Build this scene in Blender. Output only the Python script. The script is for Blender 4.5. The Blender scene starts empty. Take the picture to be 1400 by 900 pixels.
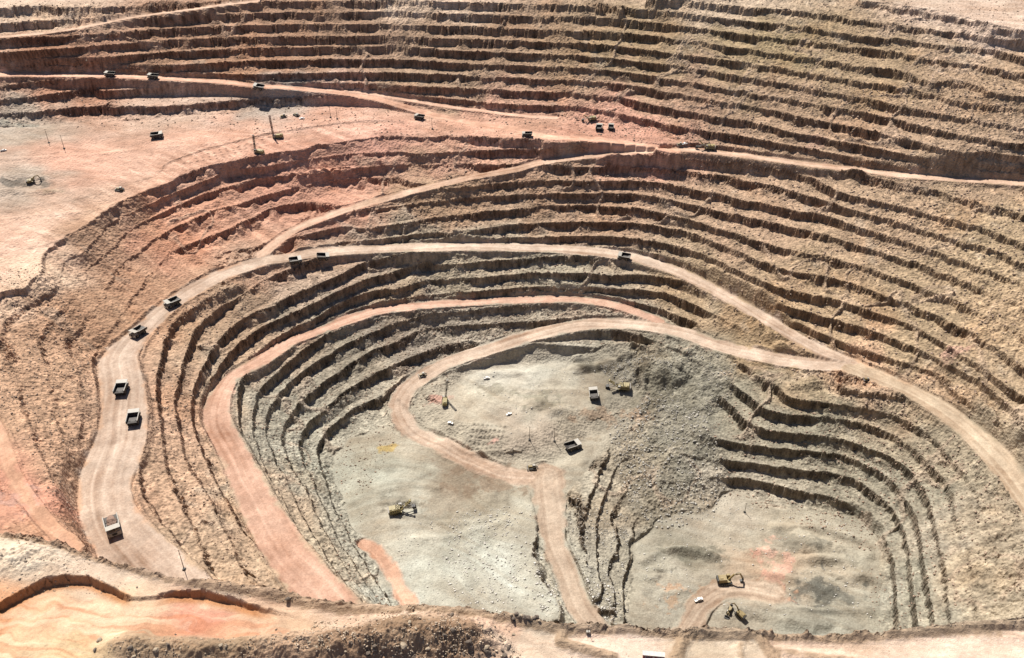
import bpy, bmesh, math, random, time
import numpy as np
from mathutils import Vector, Matrix, Euler
random.seed(7)
T0 = time.time()
sc = bpy.context.scene
COL = sc.collection

# ---------------------------------------------------------------- camera, sky, sun, exposure
PITCH = math.radians(36.0)
CAMZ = 460.0
F = 1300.0                       # focal length in pixels of a 1400 px wide photograph
cam_d = bpy.data.cameras.new('camera')
cam = bpy.data.objects.new('camera', cam_d)
COL.objects.link(cam)
cam.location = (0, 0, CAMZ)
cam.rotation_euler = (math.pi / 2 - PITCH, 0, 0)
cam_d.sensor_width = 36.0
cam_d.lens = 36.0 * F / 1400.0
cam_d.clip_start = 1.0
cam_d.clip_end = 60000.0
sc.camera = cam

SUN_EL = math.radians(56)
SUN_AZ = math.radians(-28)       # from straight ahead (+Y), negative = to the left
world = bpy.data.worlds.new('World')
sc.world = world
world.use_nodes = True
wn = world.node_tree
bg = wn.nodes['Background']
sky = wn.nodes.new('ShaderNodeTexSky')
sky.sky_type = 'NISHITA'
sky.sun_disc = False
sky.sun_elevation = SUN_EL
sky.sun_rotation = SUN_AZ
sky.altitude = 2500
sky.dust_density = 3.5
sky.air_density = 0.6
sky.ozone_density = 0.3
wn.links.new(sky.outputs['Color'], bg.inputs['Color'])
bg.inputs['Strength'].default_value = 0.075
sun_d = bpy.data.lights.new('sun', 'SUN')
sun_d.energy = 4.6
sun_d.angle = math.radians(0.5)
sun_d.color = (1.0, 0.95, 0.88)
sun = bpy.data.objects.new('sun', sun_d)
COL.objects.link(sun)
sdir = Vector((math.sin(SUN_AZ) * math.cos(SUN_EL), math.cos(SUN_AZ) * math.cos(SUN_EL), math.sin(SUN_EL)))
sun.rotation_euler = (-sdir).to_track_quat('-Z', 'Y').to_euler()
sun.location = (0, 600, 900)
sc.view_settings.view_transform = 'Standard'
sc.view_settings.look = 'None'
sc.view_settings.exposure = 0.85
sc.view_settings.gamma = 1.0
sc.view_settings.use_curve_mapping = False

# ---------------------------------------------------------------- from the survey of the pit to metres
B = 10.0                          # bench height, metres
CP, SP = math.cos(PITCH), math.sin(PITCH)


def W(px, py, k):
    """where the line of sight through a surveyed point meets the level k (in benches)"""
    cx = (px - 700.0) / F
    cy = (py - 450.0) / F
    dy = CP - cy * SP
    dz = -SP - cy * CP
    t = (k * B - CAMZ) / dz
    return (cx * t, dy * t, k * B)


def P3(pts, k=None):
    out = []
    for p in pts:
        out.append(W(p[0], p[1], p[2] if len(p) > 2 else k))
    return np.array(out, dtype=np.float64)


# ---------------------------------------------------------------- noise
_rng = np.random.RandomState(11)
_LAT = _rng.rand(512, 512).astype(np.float32)


def vnoise(x, y, scale, seed=0):
    x = x / scale + seed * 17.31
    y = y / scale + seed * 9.77
    xi = np.floor(x).astype(np.int32)
    yi = np.floor(y).astype(np.int32)
    fx = (x - xi).astype(np.float32)
    fy = (y - yi).astype(np.float32)
    fx = fx * fx * (3 - 2 * fx)
    fy = fy * fy * (3 - 2 * fy)
    x0, x1, y0, y1 = xi & 511, (xi + 1) & 511, yi & 511, (yi + 1) & 511
    a = _LAT[x0, y0]; b = _LAT[x1, y0]; c = _LAT[x0, y1]; d = _LAT[x1, y1]
    return (a + (b - a) * fx) * (1 - fy) + (c + (d - c) * fx) * fy - 0.5     # -0.5 .. 0.5


def cells(x, y, scale, ang, seed):
    """unsmoothed random blocks, turned by ang"""
    ca, sa = math.cos(ang), math.sin(ang)
    u = (x * ca - y * sa) / scale + seed * 3.7
    v = (x * sa + y * ca) / scale + seed * 5.1
    return _LAT[np.floor(u).astype(np.int32) & 511, np.floor(v).astype(np.int32) & 511] - 0.5


def fbm(x, y, scale, octaves=4, seed=0, gain=0.5):
    s = 0; a = 1.0
    for o in range(octaves):
        # turn each octave so the lattice does not show
        ca, sa = math.cos(0.6 * o + seed), math.sin(0.6 * o + seed)
        s = s + a * vnoise(x * ca - y * sa, x * sa + y * ca, scale / (2.03 ** o), seed + o * 3)
        a *= gain
    return s


def smooth(e0, e1, x):
    t = np.clip((x - e0) / (e1 - e0), 0, 1)
    return t * t * (3 - 2 * t)


# ---------------------------------------------------------------- survey data: (image x, image y[, level])
BENCH = [
    # upper wall
    (10, [(850, 2), (955, 3), (1050, 11), (1137, 20), (1225, 37), (1290, 44), (1400, 50)]),
    (11, [(1170, 4), (1225, 10), (1300, 22), (1360, 38), (1400, 44)]),
    (9, [(0, 20), (60, 16), (135, 12), (200, 8), (350, 2), (525, 2), (700, 4), (875, 14), (1000, 25), (1050, 30), (1150, 45), (1225, 55), (1300, 62), (1400, 72)]),
    (8, [(0, 33), (60, 29), (125, 24)]),
    (8, [(225, 24), (350, 18), (525, 17), (700, 20), (850, 27), (1000, 43), (1050, 50), (1175, 64), (1262, 80), (1312, 88), (1400, 98)]),
    (7, [(0, 55), (130, 47), (220, 41), (350, 34), (525, 34), (700, 39), (875, 47), (960, 58), (1050, 72), (1175, 90), (1250, 105), (1300, 120), (1400, 133)]),
    (6, [(0, 73), (175, 60), (350, 51), (525, 51), (700, 56), (850, 63), (940, 76), (1050, 90), (1150, 108), (1275, 128), (1400, 150)]),
    (5, [(0, 90), (175, 76), (350, 66), (525, 65), (700, 73), (800, 77), (915, 89), (1050, 111), (1140, 127), (1225, 145), (1400, 174)]),
    (4, [(0, 99), (100, 97), (210, 91), (350, 84), (525, 82), (700, 90), (825, 96), (915, 108), (1050, 132), (1150, 148), (1225, 163), (1312, 185), (1400, 200)]),
    (3, [(225, 105), (350, 102), (525, 100), (700, 107), (825, 112), (925, 127), (1050, 151), (1150, 170), (1225, 187), (1300, 207), (1400, 224)]),
    (2, [(500, 116), (700, 124), (800, 128), (900, 143), (1050, 174), (1112, 187), (1212, 206), (1300, 223), (1400, 235)]),
    (1, [(600, 140), (700, 143), (800, 147), (875, 160), (950, 176), (1050, 193), (1150, 212), (1225, 227)]),
    (3, [(0, 117), (100, 107), (170, 109)]), (2, [(0, 136), (87, 125), (170, 115)]), (1, [(0, 155), (60, 149), (100, 144)]),
    (1, [(95, 144), (150, 147), (220, 145), (280, 140), (350, 136), (410, 134)]),
    (1, [(150, 140), (220, 134), (300, 130), (400, 128)]),
    # pink dump slope and the wall between road A and the plateau
    (0, [(55, 380), (60, 345), (112, 310), (160, 280), (215, 256), (250, 241), (300, 223), (350, 214), (430, 200), (520, 187), (600, 185), (700, 190), (760, 193), (880, 198)]),
    (-1, [(110, 350), (170, 285), (207, 272), (250, 252), (300, 235), (360, 229), (430, 224), (500, 217), (575, 211), (700, 203), (780, 206)]),
    (-2, [(107, 371), (150, 342), (180, 317), (202, 300), (270, 269), (337, 247), (400, 237), (500, 228), (575, 224), (680, 225)]),
    (-3, [(147, 377), (202, 337), (237, 315), (282, 295), (335, 275), (385, 261), (437, 250), (500, 242), (560, 243)]),
    (-4, [(232, 347), (265, 332), (320, 312), (345, 297), (362, 287), (412, 276), (455, 272)]),
    (-5, [(262, 362), (300, 348), (330, 342)]),
    # middle wall, road A down to road B, and on round the right side
    (-1, [(1000, 222), (1050, 229), (1110, 243), (1150, 262), (1225, 279), (1300, 298), (1370, 322), (1400, 335)]),
    (-2, [(830, 226), (950, 234), (1050, 251), (1100, 265), (1162, 285), (1225, 301), (1275, 317), (1325, 331), (1362, 343), (1400, 362)]),
    (-3, [(600, 262), (640, 256), (700, 249), (825, 246), (925, 252), (1050, 279), (1125, 294), (1200, 317), (1262, 337), (1325, 359), (1400, 392)]),
    (-4, [(535, 283), (620, 272), (700, 267), (850, 264), (925, 275), (1000, 288), (1050, 301), (1112, 318), (1175, 335), (1225, 349), (1300, 375), (1400, 425)]),
    (-5, [(487, 315), (540, 307), (600, 298), (700, 287), (800, 279), (875, 287), (950, 302), (1050, 333), (1150, 357), (1225, 377), (1300, 407), (1400, 462)]),
    (-6, [(460, 330), (570, 328), (700, 308), (825, 303), (900, 310), (950, 318), (1050, 360), (1150, 385), (1225, 409), (1300, 442), (1400, 502)]),
    (-7, [(640, 330), (700, 328), (800, 322), (875, 328), (950, 343), (1050, 388), (1130, 410), (1225, 437), (1300, 478), (1400, 545)]),
    (-8, [(900, 350), (960, 368), (1050, 410), (1130, 437), (1225, 465), (1300, 505), (1400, 590)]),
    (-9, [(1090, 440), (1150, 468), (1237, 496), (1295, 517), (1350, 553), (1400, 632)]),
    # between the truck road, road B and road C
    (-5, [(330, 385), (260, 425), (232, 452), (215, 500), (215, 560), (225, 620), (240, 690), (270, 760), (300, 800)]),
    (-6, [(440, 352), (390, 368), (352, 390), (300, 420), (270, 452), (248, 500), (240, 560), (255, 620), (290, 700), (330, 780), (350, 810)]),
    (-7, [(520, 347), (487, 363), (440, 385), (387, 412), (330, 440), (297, 475), (270, 520), (262, 570), (285, 640), (330, 730)]),
    (-8, [(590, 358), (540, 368), (480, 390), (430, 415), (375, 440), (335, 465), (300, 500), (277, 545)]),
    (-8.4, [(850, 363), (775, 362), (700, 363), (640, 368)]),
    (-9, [(587, 378), (540, 397), (487, 418), (440, 437), (410, 448), (360, 480)]),
    (-9, [(920, 378), (1000, 410), (1060, 455), (1100, 480)]),
    (-9.4, [(850, 385), (775, 382), (700, 384), (640, 392)]),
    (-10, [(1100, 484), (1000, 443), (930, 408)]),
    (-10, [(580, 403), (500, 418), (455, 436)]),
    (-11, [(1030, 478), (960, 444), (910, 425)]), (-10.4, [(850, 405), (775, 401), (700, 402), (640, 408)]),
    (-11, [(600, 428), (555, 437), (510, 452), (475, 470), (435, 497), (402, 520), (375, 550), (366, 585), (378, 630), (404, 690), (435, 750), (475, 800)]),
    (-10, [(350, 555), (347, 590), (360, 640), (388, 690), (418, 750), (455, 800)]),
    (-9, [(326, 560), (329, 600), (343, 640)]),
    (-12, [(620, 445), (580, 448), (540, 462), (500, 485), (462, 512), (425, 540), (400, 565), (388, 595), (402, 640), (425, 690), (455, 750), (490, 800)]),
    (-13, [(650, 465), (600, 471), (560, 487), (525, 505), (485, 530), (450, 558), (425, 580), (412, 605), (420, 640), (440, 690), (468, 750), (510, 810)]),
    (-14, [(575, 503), (545, 522), (515, 545), (485, 562), (460, 580), (440, 605), (442, 640), (455, 690), (485, 750), (530, 820)]),
    (-13, [(1005, 563), (975, 535), (935, 508), (900, 490), (850, 481), (800, 477), (740, 479), (700, 487)]), (-13.6, [(650, 500), (625, 512), (605, 530)]),
    (-14, [(955, 594), (925, 562), (890, 532)]),
    (-12, [(1050, 562), (1015, 538), (975, 510), (930, 482), (890, 465)]),
    (-11, [(1077, 540), (1045, 518), (1010, 497)]),
    # right side below road E, down to the bottom
    (-10, [(1157, 531), (1235, 543), (1262, 552), (1312, 590), (1357, 632), (1385, 700), (1400, 760)]),
    (-11, [(1077, 540), (1120, 550), (1217, 565), (1275, 597), (1300, 625), (1325, 655), (1350, 720), (1370, 790), (1380, 870)]),
    (-12, [(1050, 562), (1150, 571), (1215, 590), (1262, 625), (1300, 668), (1312, 720), (1330, 790), (1340, 870)]),
    (-13, [(1005, 563), (1050, 585), (1137, 598), (1187, 612), (1222, 628), (1262, 665), (1278, 720), (1290, 770), (1303, 870)]),
    (-14, [(955, 594), (1050, 609), (1150, 622), (1200, 645), (1227, 668), (1250, 710), (1262, 770), (1280, 870)]),
    (-15, [(985, 625), (1050, 635), (1150, 649), (1200, 674), (1228, 710), (1243, 760), (1255, 870)]),
    (-16, [(1000, 651), (1050, 661), (1130, 680), (1178, 703), (1207, 735), (1222, 780), (1228, 870)]),
    # ridge beside the ramp (stepping down to the right)
    (-15, [(838, 612), (815, 650), (803, 690), (797, 730), (803, 780), (815, 830)]),
    (-16, [(900, 660), (862, 640), (842, 680), (832, 720), (832, 770), (845, 840)]),
    # ground left of the truck road
    (-1, [(20, 460), (24, 500), (25, 540), (42, 600), (75, 660), (110, 720)]),
    (-2, [(55, 462), (66, 505), (75, 560), (85, 620), (92, 680), (115, 735)]),
    (-3, [(88, 465), (104, 510), (112, 560), (105, 610), (98, 660)]),
]
ROADS = {
    # name: (width m, points (x, y, level[, width]))
    'A': (12, [(1400, 251, .75), (1330, 247, .55), (1250, 241, .35), (1150, 230, 0), (1050, 217, -.25), (960, 206, -.3), (925, 205, -.4), (825, 211, -1.15), (737, 223, -1.95), (700, 233, -2.25), (620, 248, -2.8), (500, 279, -3.8), (450, 295, -4.25), (400, 316, -4.8), (358, 348, -5.2)]),
    'B': (17, [(358, 357, -5.2), (400, 351, -5.6), (450, 344, -6), (525, 340, -6.5), (600, 338, -6.9), (700, 338, -7.4), (775, 341, -7.8), (850, 349, -8.2), (875, 355, -8.3), (925, 371, -8.7), (975, 396, -9.1), (1050, 439, -9.6), (1110, 474, -9.9), (1160, 496, -10.1)]),
    'D': (19, [(1165, 498, -10.1), (1115, 498, -10.3), (1050, 489, -10.6), (975, 470, -11.1), (925, 453, -11.4), (860, 443, -11.8), (800, 444, -12.1), (750, 453, -12.4), (700, 467, -12.8), (650, 483, -13.2), (600, 502, -13.6), (562, 527, -14.1), (545, 555, -14.5), (562, 588, -14.9), (612, 613, -15), (650, 634, -15), (700, 650, -15), (750, 652, -15)]),
    'C': (13, [(900, 438, -11.6), (850, 420, -11.3), (800, 411, -11.1), (750, 409, -10.9), (700, 411, -10.8), (600, 416, -10.5), (525, 424, -10.3), (475, 437, -10.1, 16), (450, 447, -9.9), (400, 466, -9.5), (350, 497, -9.1, 17), (320, 515, -8.9), (300, 543, -8.6, 20), (297, 575, -8.4, 22), (314, 610, -8.2, 22), (334, 650, -7.9, 24), (352, 690, -7.6, 27), (375, 730, -7.2, 29), (400, 765, -6.9, 30), (432, 805, -6.5, 32), (480, 860, -5.9, 32)]),
    'L': (18, [(358, 357, -5.2), (300, 378, -5.1, 20), (240, 412, -5.0, 20), (195, 452, -4.8, 20), (163, 490, -4.5, 31), (166, 525, -4.35, 33), (170, 560, -4.2, 35), (165, 600, -4.0, 38), (152, 635, -3.85, 40), (142, 675, -3.7, 36), (155, 715, -3.5, 36), (185, 755, -3.3, 40), (225, 795, -3.1, 42), (270, 850, -2.8, 42)]),
    'E': (24, [(1160, 500, -10.1), (1200, 515, -10, 20), (1240, 533, -10, 18), (1275, 552, -10, 22), (1310, 577, -10.1, 24), (1350, 612, -10.2, 27), (1385, 655, -10.3, 26), (1420, 710, -10.4, 24)]),
    'T': (9, [(-40, 54, 7.1), (0, 51, 7.15), (87, 42, 7.35), (175, 25, 8.0), (240, 16, 8.5), (310, 6, 8.8), (350, 2, 9)]),
    'R': (13, [(-60, 102, 4.1), (0, 102, 3.8), (100, 103, 3.3), (200, 106, 2.9), (300, 112, 2.4), (354, 118, 2.1), (420, 122, 1.6), (500, 132, .9), (560, 148, .3), (600, 160, 0), (700, 176, 0), (740, 186, 0), (830, 192, 0), (925, 205, -.2)]),
    'Q': (8, [(420, 122, 1.6), (470, 125, 1.3), (525, 132, .8), (600, 144, .4), (700, 157, .15), (760, 161, .05)]),
    'G': (20, [(745, 652, -15, 34), (752, 690, -15.15, 27), (757, 740, -15.5), (775, 785, -15.8), (798, 840, -16.1), (850, 880, -16.5), (930, 870, -16.7), (960, 825, -16.8), (1000, 805, -17), (1060, 815, -17)]),
    'H': (13, [(500, 745, -15), (522, 760, -15), (535, 785, -15), (560, 825, -15), (590, 870, -15)]),
    'O': (10, [(-20, 560, -.5), (0, 600, -.5), (20, 655, -.4), (60, 710, -.2), (100, 750, 0)]),
}
FLATS = [
    # (level, polygon)
    (0, [(-200, 190), (0, 176), (120, 166), (250, 160), (350, 152), (490, 142), (560, 150), (640, 158), (760, 163), (830, 168), (900, 185), (950, 200), (925, 204), (800, 198), (700, 189), (600, 184), (520, 186), (430, 199), (350, 213), (300, 222), (250, 240), (200, 260), (160, 279), (112, 309), (60, 344), (54, 375), (30, 393), (-20, 402), (-200, 430)]),
    (1, [(150, 141), (220, 135), (300, 131), (400, 129), (415, 133), (350, 135), (280, 139), (220, 144), (170, 145)]),
    (-14.15, [(612, 545), (630, 514), (700, 499), (800, 495), (862, 506), (866, 535), (790, 562), (700, 598), (625, 574)]),
    (-15, [(600, 618), (680, 640), (760, 630), (800, 600), (850, 585), (830, 605), (805, 640), (785, 670), (775, 690), (740, 690), (728, 760), (770, 850), (540, 860), (560, 830), (520, 790), (495, 745), (470, 700), (450, 640), (480, 600), (530, 580)]),
    (-17, [(872, 745), (900, 712), (960, 703), (1005, 673), (1060, 691), (1130, 699), (1165, 708), (1192, 735), (1203, 770), (1205, 900), (870, 900), (862, 840), (868, 780)]),
    (9.1, [(-500, -30), (-500, 0), (0, 12), (135, 4), (200, -1), (350, -2), (700, -1), (880, -2), (900, -30)]),
    (10.4, [(905, -30), (890, -4), (1050, -2), (1160, -1), (1165, -30)]),
    (11.2, [(1180, -30), (1180, 1), (1225, 6), (1300, 18), (1360, 34), (1400, 42), (1900, 70), (1900, -30)]),
]
RIM = [(-80, 712), (0, 722), (60, 735), (130, 753), (250, 786), (350, 802), (450, 822), (560, 831), (640, 833), (700, 840), (770, 853), (850, 853), (940, 859), (1050, 861), (1150, 864), (1280, 855), (1400, 847), (1500, 840)]
KR = 30.0 / B                     # level of the near rim

# ---------------------------------------------------------------- coarse survey grid: 4 m
X0, X1, Y0, Y1 = -1400.0, 1400.0, 60.0, 1760.0


class Grid:
    def __init__(s, h):
        s.h = h
        s.nx = int((X1 - X0) / h) + 1
        s.ny = int((Y1 - Y0) / h) + 1
        s.x = X0 + np.arange(s.nx) * h
        s.y = Y0 + np.arange(s.ny) * h


def dist_poly(gx, gy, pts, pad, vals=None):
    """distance to a polyline on the grid; also interpolated values along it"""
    nx, ny = len(gx), len(gy)
    D = np.full((nx, ny), 1e9, np.float32)
    V = None if vals is None else np.zeros((vals.shape[1], nx, ny), np.float32)
    S = np.zeros((nx, ny), np.float32)
    SGN = np.zeros((nx, ny), np.float32)
    acc = 0.0
    for i in range(len(pts) - 1):
        ax, ay = pts[i][:2]; bx, by = pts[i + 1][:2]
        L = math.hypot(bx - ax, by - ay)
        if L < 1e-6:
            continue
        i0 = np.searchsorted(gx, min(ax, bx) - pad); i1 = np.searchsorted(gx, max(ax, bx) + pad)
        j0 = np.searchsorted(gy, min(ay, by) - pad); j1 = np.searchsorted(gy, max(ay, by) + pad)
        if i1 <= i0 or j1 <= j0:
            acc += L; continue
        X, Y = np.meshgrid(gx[i0:i1], gy[j0:j1], indexing='ij')
        t = np.clip(((X - ax) * (bx - ax) + (Y - ay) * (by - ay)) / (L * L), 0, 1)
        d = np.hypot(X - ax - t * (bx - ax), Y - ay - t * (by - ay))
        sub = D[i0:i1, j0:j1]
        m = d < sub
        sub[m] = d[m]
        S[i0:i1, j0:j1][m] = (acc + t * L)[m]
        cr = (bx - ax) * (Y - ay) - (by - ay) * (X - ax)
        SGN[i0:i1, j0:j1][m] = np.sign(cr)[m]
        if vals is not None:
            for c in range(vals.shape[1]):
                v = vals[i, c] + t * (vals[i + 1, c] - vals[i, c])
                V[c, i0:i1, j0:j1][m] = v[m]
        acc += L
    return D, V, S, SGN


def inside_poly(gx, gy, pts):
    X, Y = np.meshgrid(gx, gy, indexing='ij')
    c = np.zeros(X.shape, bool)
    n = len(pts)
    for i in range(n):
        x1, y1 = pts[i][:2]; x2, y2 = pts[(i + 1) % n][:2]
        if y1 == y2:
            continue
        cond = ((y1 > Y) != (y2 > Y)) & (X < (x2 - x1) * (Y - y1) / (y2 - y1) + x1)
        c ^= cond
    return c


def catmull(pts, step=6.0):
    """smooth densified polyline through points (n, c)"""
    pts = np.asarray(pts, float)
    n = len(pts)
    out = []
    for i in range(n - 1):
        p0 = pts[max(i - 1, 0)]; p1 = pts[i]; p2 = pts[i + 1]; p3 = pts[min(i + 2, n - 1)]
        L = math.hypot(*(p2 - p1)[:2])
        m = max(1, int(L / step))
        for j in range(m):
            t = j / m
            out.append(0.5 * ((2 * p1) + (-p0 + p2) * t + (2 * p0 - 5 * p1 + 4 * p2 - p3) * t * t + (-p0 + 3 * p1 - 3 * p2 + p3) * t ** 3))
    out.append(pts[-1])
    return np.array(out)


RW = {}
for nm, (w, pts) in ROADS.items():
    a = []
    for p in pts:
        q = W(p[0], p[1], p[2])
        a.append((q[0], q[1], q[2], p[3] if len(p) > 3 else w))
    RW[nm] = catmull(a)

g4 = Grid(3.0)
fix = np.zeros((g4.nx, g4.ny), bool)
val = np.zeros((g4.nx, g4.ny), np.float32)


def stamp_line(p3, w=0.0):
    p3 = catmull(p3, 2.0)
    i = np.clip(np.round((p3[:, 0] - X0) / g4.h).astype(int), 0, g4.nx - 1)
    j = np.clip(np.round((p3[:, 1] - Y0) / g4.h).astype(int), 0, g4.ny - 1)
    fix[i, j] = True
    val[i, j] = p3[:, 2]


for k, pts in BENCH:
    stamp_line(P3(pts, k))
for k, pts in FLATS:
    m = inside_poly(g4.x, g4.y, P3(pts, k))
    fix[m] = True
    val[m] = k * B
for nm, p in RW.items():
    D, V, S, _ = dist_poly(g4.x, g4.y, p, 60, p[:, 2:4])
    m = D < V[1] * 0.5
    fix[m] = True
    val[m] = V[0][m]
rim = P3(RIM, KR)
X, Y = np.meshgrid(g4.x, g4.y, indexing='ij')
rimy = np.interp(g4.x, rim[:, 0], rim[:, 1])[:, None]
near = Y < rimy
fix[near] = True
val[near] = KR * B
# the ground beyond the frame: the left side and the right side rise to the plain
m = (X < -1100) | (X > 1100) | (Y > 1500)
fix[m & ~near] = True
lvl = np.where(X < 200, 9.1 * B, np.where(X > 650, 11.2 * B, (9.1 + 2.1 * (X - 200) / 450) * B))
lv2 = np.where(Y < 900, np.minimum(lvl, KR * B + (lvl - KR * B) * smooth(350, 900, Y)), lvl)
val[m & ~near] = lv2[m & ~near]


def solve(fix, val):
    if min(fix.shape) < 24:
        u = np.where(fix, val, val[fix].mean() if fix.any() else 0).astype(np.float32)
        its = 200
    else:
        nx, ny = fix.shape
        cx, cy = (nx + 1) // 2, (ny + 1) // 2
        cf = np.zeros((cx, cy)); cv = np.zeros((cx, cy))
        fx = np.zeros((cx * 2, cy * 2)); vx = np.zeros((cx * 2, cy * 2))
        fx[:nx, :ny] = fix; vx[:nx, :ny] = val * fix
        cf = fx.reshape(cx, 2, cy, 2).sum((1, 3)); cv = vx.reshape(cx, 2, cy, 2).sum((1, 3))
        cfix = cf > 0
        cval = np.where(cfix, cv / np.maximum(cf, 1), 0)
        c = solve(cfix, cval)
        u = np.repeat(np.repeat(c, 2, 0), 2, 1)[:nx, :ny].astype(np.float32)
        u = np.where(fix, val, u)
        its = 60
    free = ~fix
    for _ in range(its):
        p = np.pad(u, 1, mode='edge')
        a = 0.25 * (p[:-2, 1:-1] + p[2:, 1:-1] + p[1:-1, :-2] + p[1:-1, 2:])
        u = np.where(free, a, val)
    return u


Z4 = solve(fix, val)
p = np.pad(Z4, 1, mode='edge')
for _ in range(2):                # a light smoothing so bench lines do not kink
    p = np.pad(Z4, 1, mode='edge')
    Z4 = 0.5 * Z4 + 0.125 * (p[:-2, 1:-1] + p[2:, 1:-1] + p[1:-1, :-2] + p[1:-1, 2:])
print('solved', round(time.time() - T0, 1))

# ---------------------------------------------------------------- 2 m fields: roads and flats
g2 = Grid(2.0)
X2, Y2 = np.meshgrid(g2.x, g2.y, indexing='ij')
f_rd = np.full(X2.shape, 60.0, np.float32)      # distance to the road's edge (negative = on the road)
f_rz = np.zeros(X2.shape, np.float32)
f_rv = np.zeros(X2.shape, np.float32)           # signed offset from the centre line
f_rs = np.zeros(X2.shape, np.float32)
f_id = np.zeros(X2.shape, np.float32)
RID = {n: i + 1 for i, n in enumerate(ROADS)}
for nm, pw in RW.items():
    D, V, S, G = dist_poly(g2.x, g2.y, pw, 70, pw[:, 2:4])
    e = D - V[1] * 0.5
    m = e < f_rd
    f_rd[m] = e[m]; f_rz[m] = V[0][m]; f_rs[m] = S[m]; f_rv[m] = (D * G)[m]; f_id[m] = RID[nm]
f_fl = np.full(X2.shape, 60.0, np.float32)      # signed distance to the flats
f_fz = np.zeros(X2.shape, np.float32)
for k, pts in FLATS:
    poly = P3(pts, k)
    ins = inside_poly(g2.x, g2.y, poly)
    D, _, _, _ = dist_poly(g2.x, g2.y, np.vstack([poly, poly[:1]]), 70)
    e = np.where(ins, -D, D)
    m = e < f_fl
    f_fl[m] = e[m]; f_fz[m] = k * B
print('fields', round(time.time() - T0, 1))


def samp(field, g, x, y):
    u = np.clip((x - X0) / g.h, 0, g.nx - 1.001)
    v = np.clip((y - Y0) / g.h, 0, g.ny - 1.001)
    i = u.astype(np.int32); j = v.astype(np.int32)
    a = (u - i).astype(np.float32); b = (v - j).astype(np.float32)
    return (field[i, j] * (1 - a) + field[i + 1, j] * a) * (1 - b) + (field[i, j + 1] * (1 - a) + field[i + 1, j + 1] * a) * b


def samp_near(field, g, x, y):
    i = np.clip(np.round((x - X0) / g.h).astype(np.int32), 0, g.nx - 1)
    j = np.clip(np.round((y - Y0) / g.h).astype(np.int32), 0, g.ny - 1)
    return field[i, j]


def region(pts, k, soft):
    """smooth mask of an area outlined in the survey, on the 2 m grid"""
    poly = P3(pts, k)
    ins = inside_poly(g2.x, g2.y, poly)
    D, _, _, _ = dist_poly(g2.x, g2.y, np.vstack([poly, poly[:1]]), soft * 2 + 5)
    e = np.where(ins, -D, D)
    return smooth(soft, -soft, e)


# areas whose slope is loose rock without benches
f_scree = np.zeros(X2.shape, np.float32)
SCREE = [
    ([(1180, 300), (1290, 310), (1330, 420), (1250, 460), (1150, 380)], -5, 22, .4), ([(930, 330), (1010, 330), (1060, 400), (1000, 410)], -7, 15, .55), ([(900, 20), (960, 30), (1010, 110), (930, 110)], 6, 16, .45),
    ([(335, 540), (430, 590), (460, 700), (530, 820), (440, 800), (340, 650)], -12, 10, .6),
    ([(865, 510), (930, 500), (1000, 540), (1000, 565), (950, 590), (985, 630), (1005, 672), (955, 705), (900, 715), (875, 745), (862, 690), (840, 640), (815, 615), (870, 560)], -16, 8, 1.0),
    ([(60, 380), (110, 360), (180, 400), (250, 380), (330, 360), (300, 375), (240, 405), (190, 450), (150, 480), (118, 470), (80, 430)], -3, 10, 1.0),
    ([(1310, 410), (1400, 400), (1400, 470), (1340, 450)], -5, 10, 1.0),
    ([(1340, 690), (1400, 680), (1400, 870), (1310, 870), (1320, 780)], -12, 14, 1.0),
    ([(0, 560), (60, 650), (100, 740), (0, 740)], -.5, 10, 1.0),
    ([(560, 440), (700, 425), (860, 425), (900, 440), (800, 438), (740, 440), (690, 450), (640, 452)], -12, 5, .5),
    ([(925, 440), (1000, 420), (1120, 488), (1050, 482), (975, 462)], -10, 8, 1.0),
    ([(1010, 505), (1140, 515), (1140, 530), (1080, 535)], -11, 5, 1.0),
    ([(0, 390), (60, 385), (110, 420), (130, 500), (128, 580), (105, 680), (120, 750), (0, 700)], -2, 12, .86),
    ([(190, 560), (280, 600), (360, 760), (420, 830), (290, 830), (170, 700)], -5, 14, .62),
    ([(330, 640), (420, 700), (520, 830), (430, 830), (350, 700)], -9, 8, .5),
    ([(1300, 640), (1420, 600), (1420, 880), (1310, 880)], -12, 20, 1.0),
    ([(50, 388), (58, 340), (112, 303), (180, 268), (215, 262), (190, 310), (150, 350), (110, 400), (60, 430)], -1, 7, .8),
    ([(150, 330), (350, 330), (330, 360), (200, 440), (120, 440), (80, 400)], -4, 12, .6),
    ([(1300, 330), (1400, 330), (1400, 600), (1320, 520)], -5, 25, .45),
    ([(560, 545), (600, 515), (640, 500), (720, 492), (860, 500), (872, 540), (880, 560), (850, 600), (800, 640), (690, 655), (600, 630), (560, 600)], -15, 6, 1.0),
    ([(1170, 5), (1400, 45), (1400, 130), (1290, 110), (1200, 40)], 10, 20, .4),
]
for pts, k, s, a_ in SCREE:
    f_scree = np.maximum(f_scree, region(pts, k, s) * a_)
f_break = region([(1000, 260), (1100, 230), (1400, 260), (1400, 700), (1300, 560), (1160, 470), (1050, 400), (960, 330)], -5, 25)
f_rough = region([(1320, 620), (1420, 600), (1420, 880), (1300, 880), (1310, 740)], -12, 14)
f_half = region([(770, 600), (840, 600), (905, 680), (880, 760), (865, 850), (800, 850), (775, 760)], -16, 4)   # low lifts beside the ramp
f_soft = np.maximum(region([(560, 545), (600, 515), (640, 500), (720, 492), (860, 500), (872, 540), (880, 560), (850, 600), (800, 640), (690, 655), (600, 630), (560, 600)], -15, 5),
                    region([(-60, 560), (10, 560), (60, 660), (100, 745), (-60, 745)], -.5, 8))
f_soft = np.maximum(f_soft, region([(930, 452), (960, 432), (1120, 488), (1050, 482), (975, 462)], -10, 4) * .7)
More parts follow.
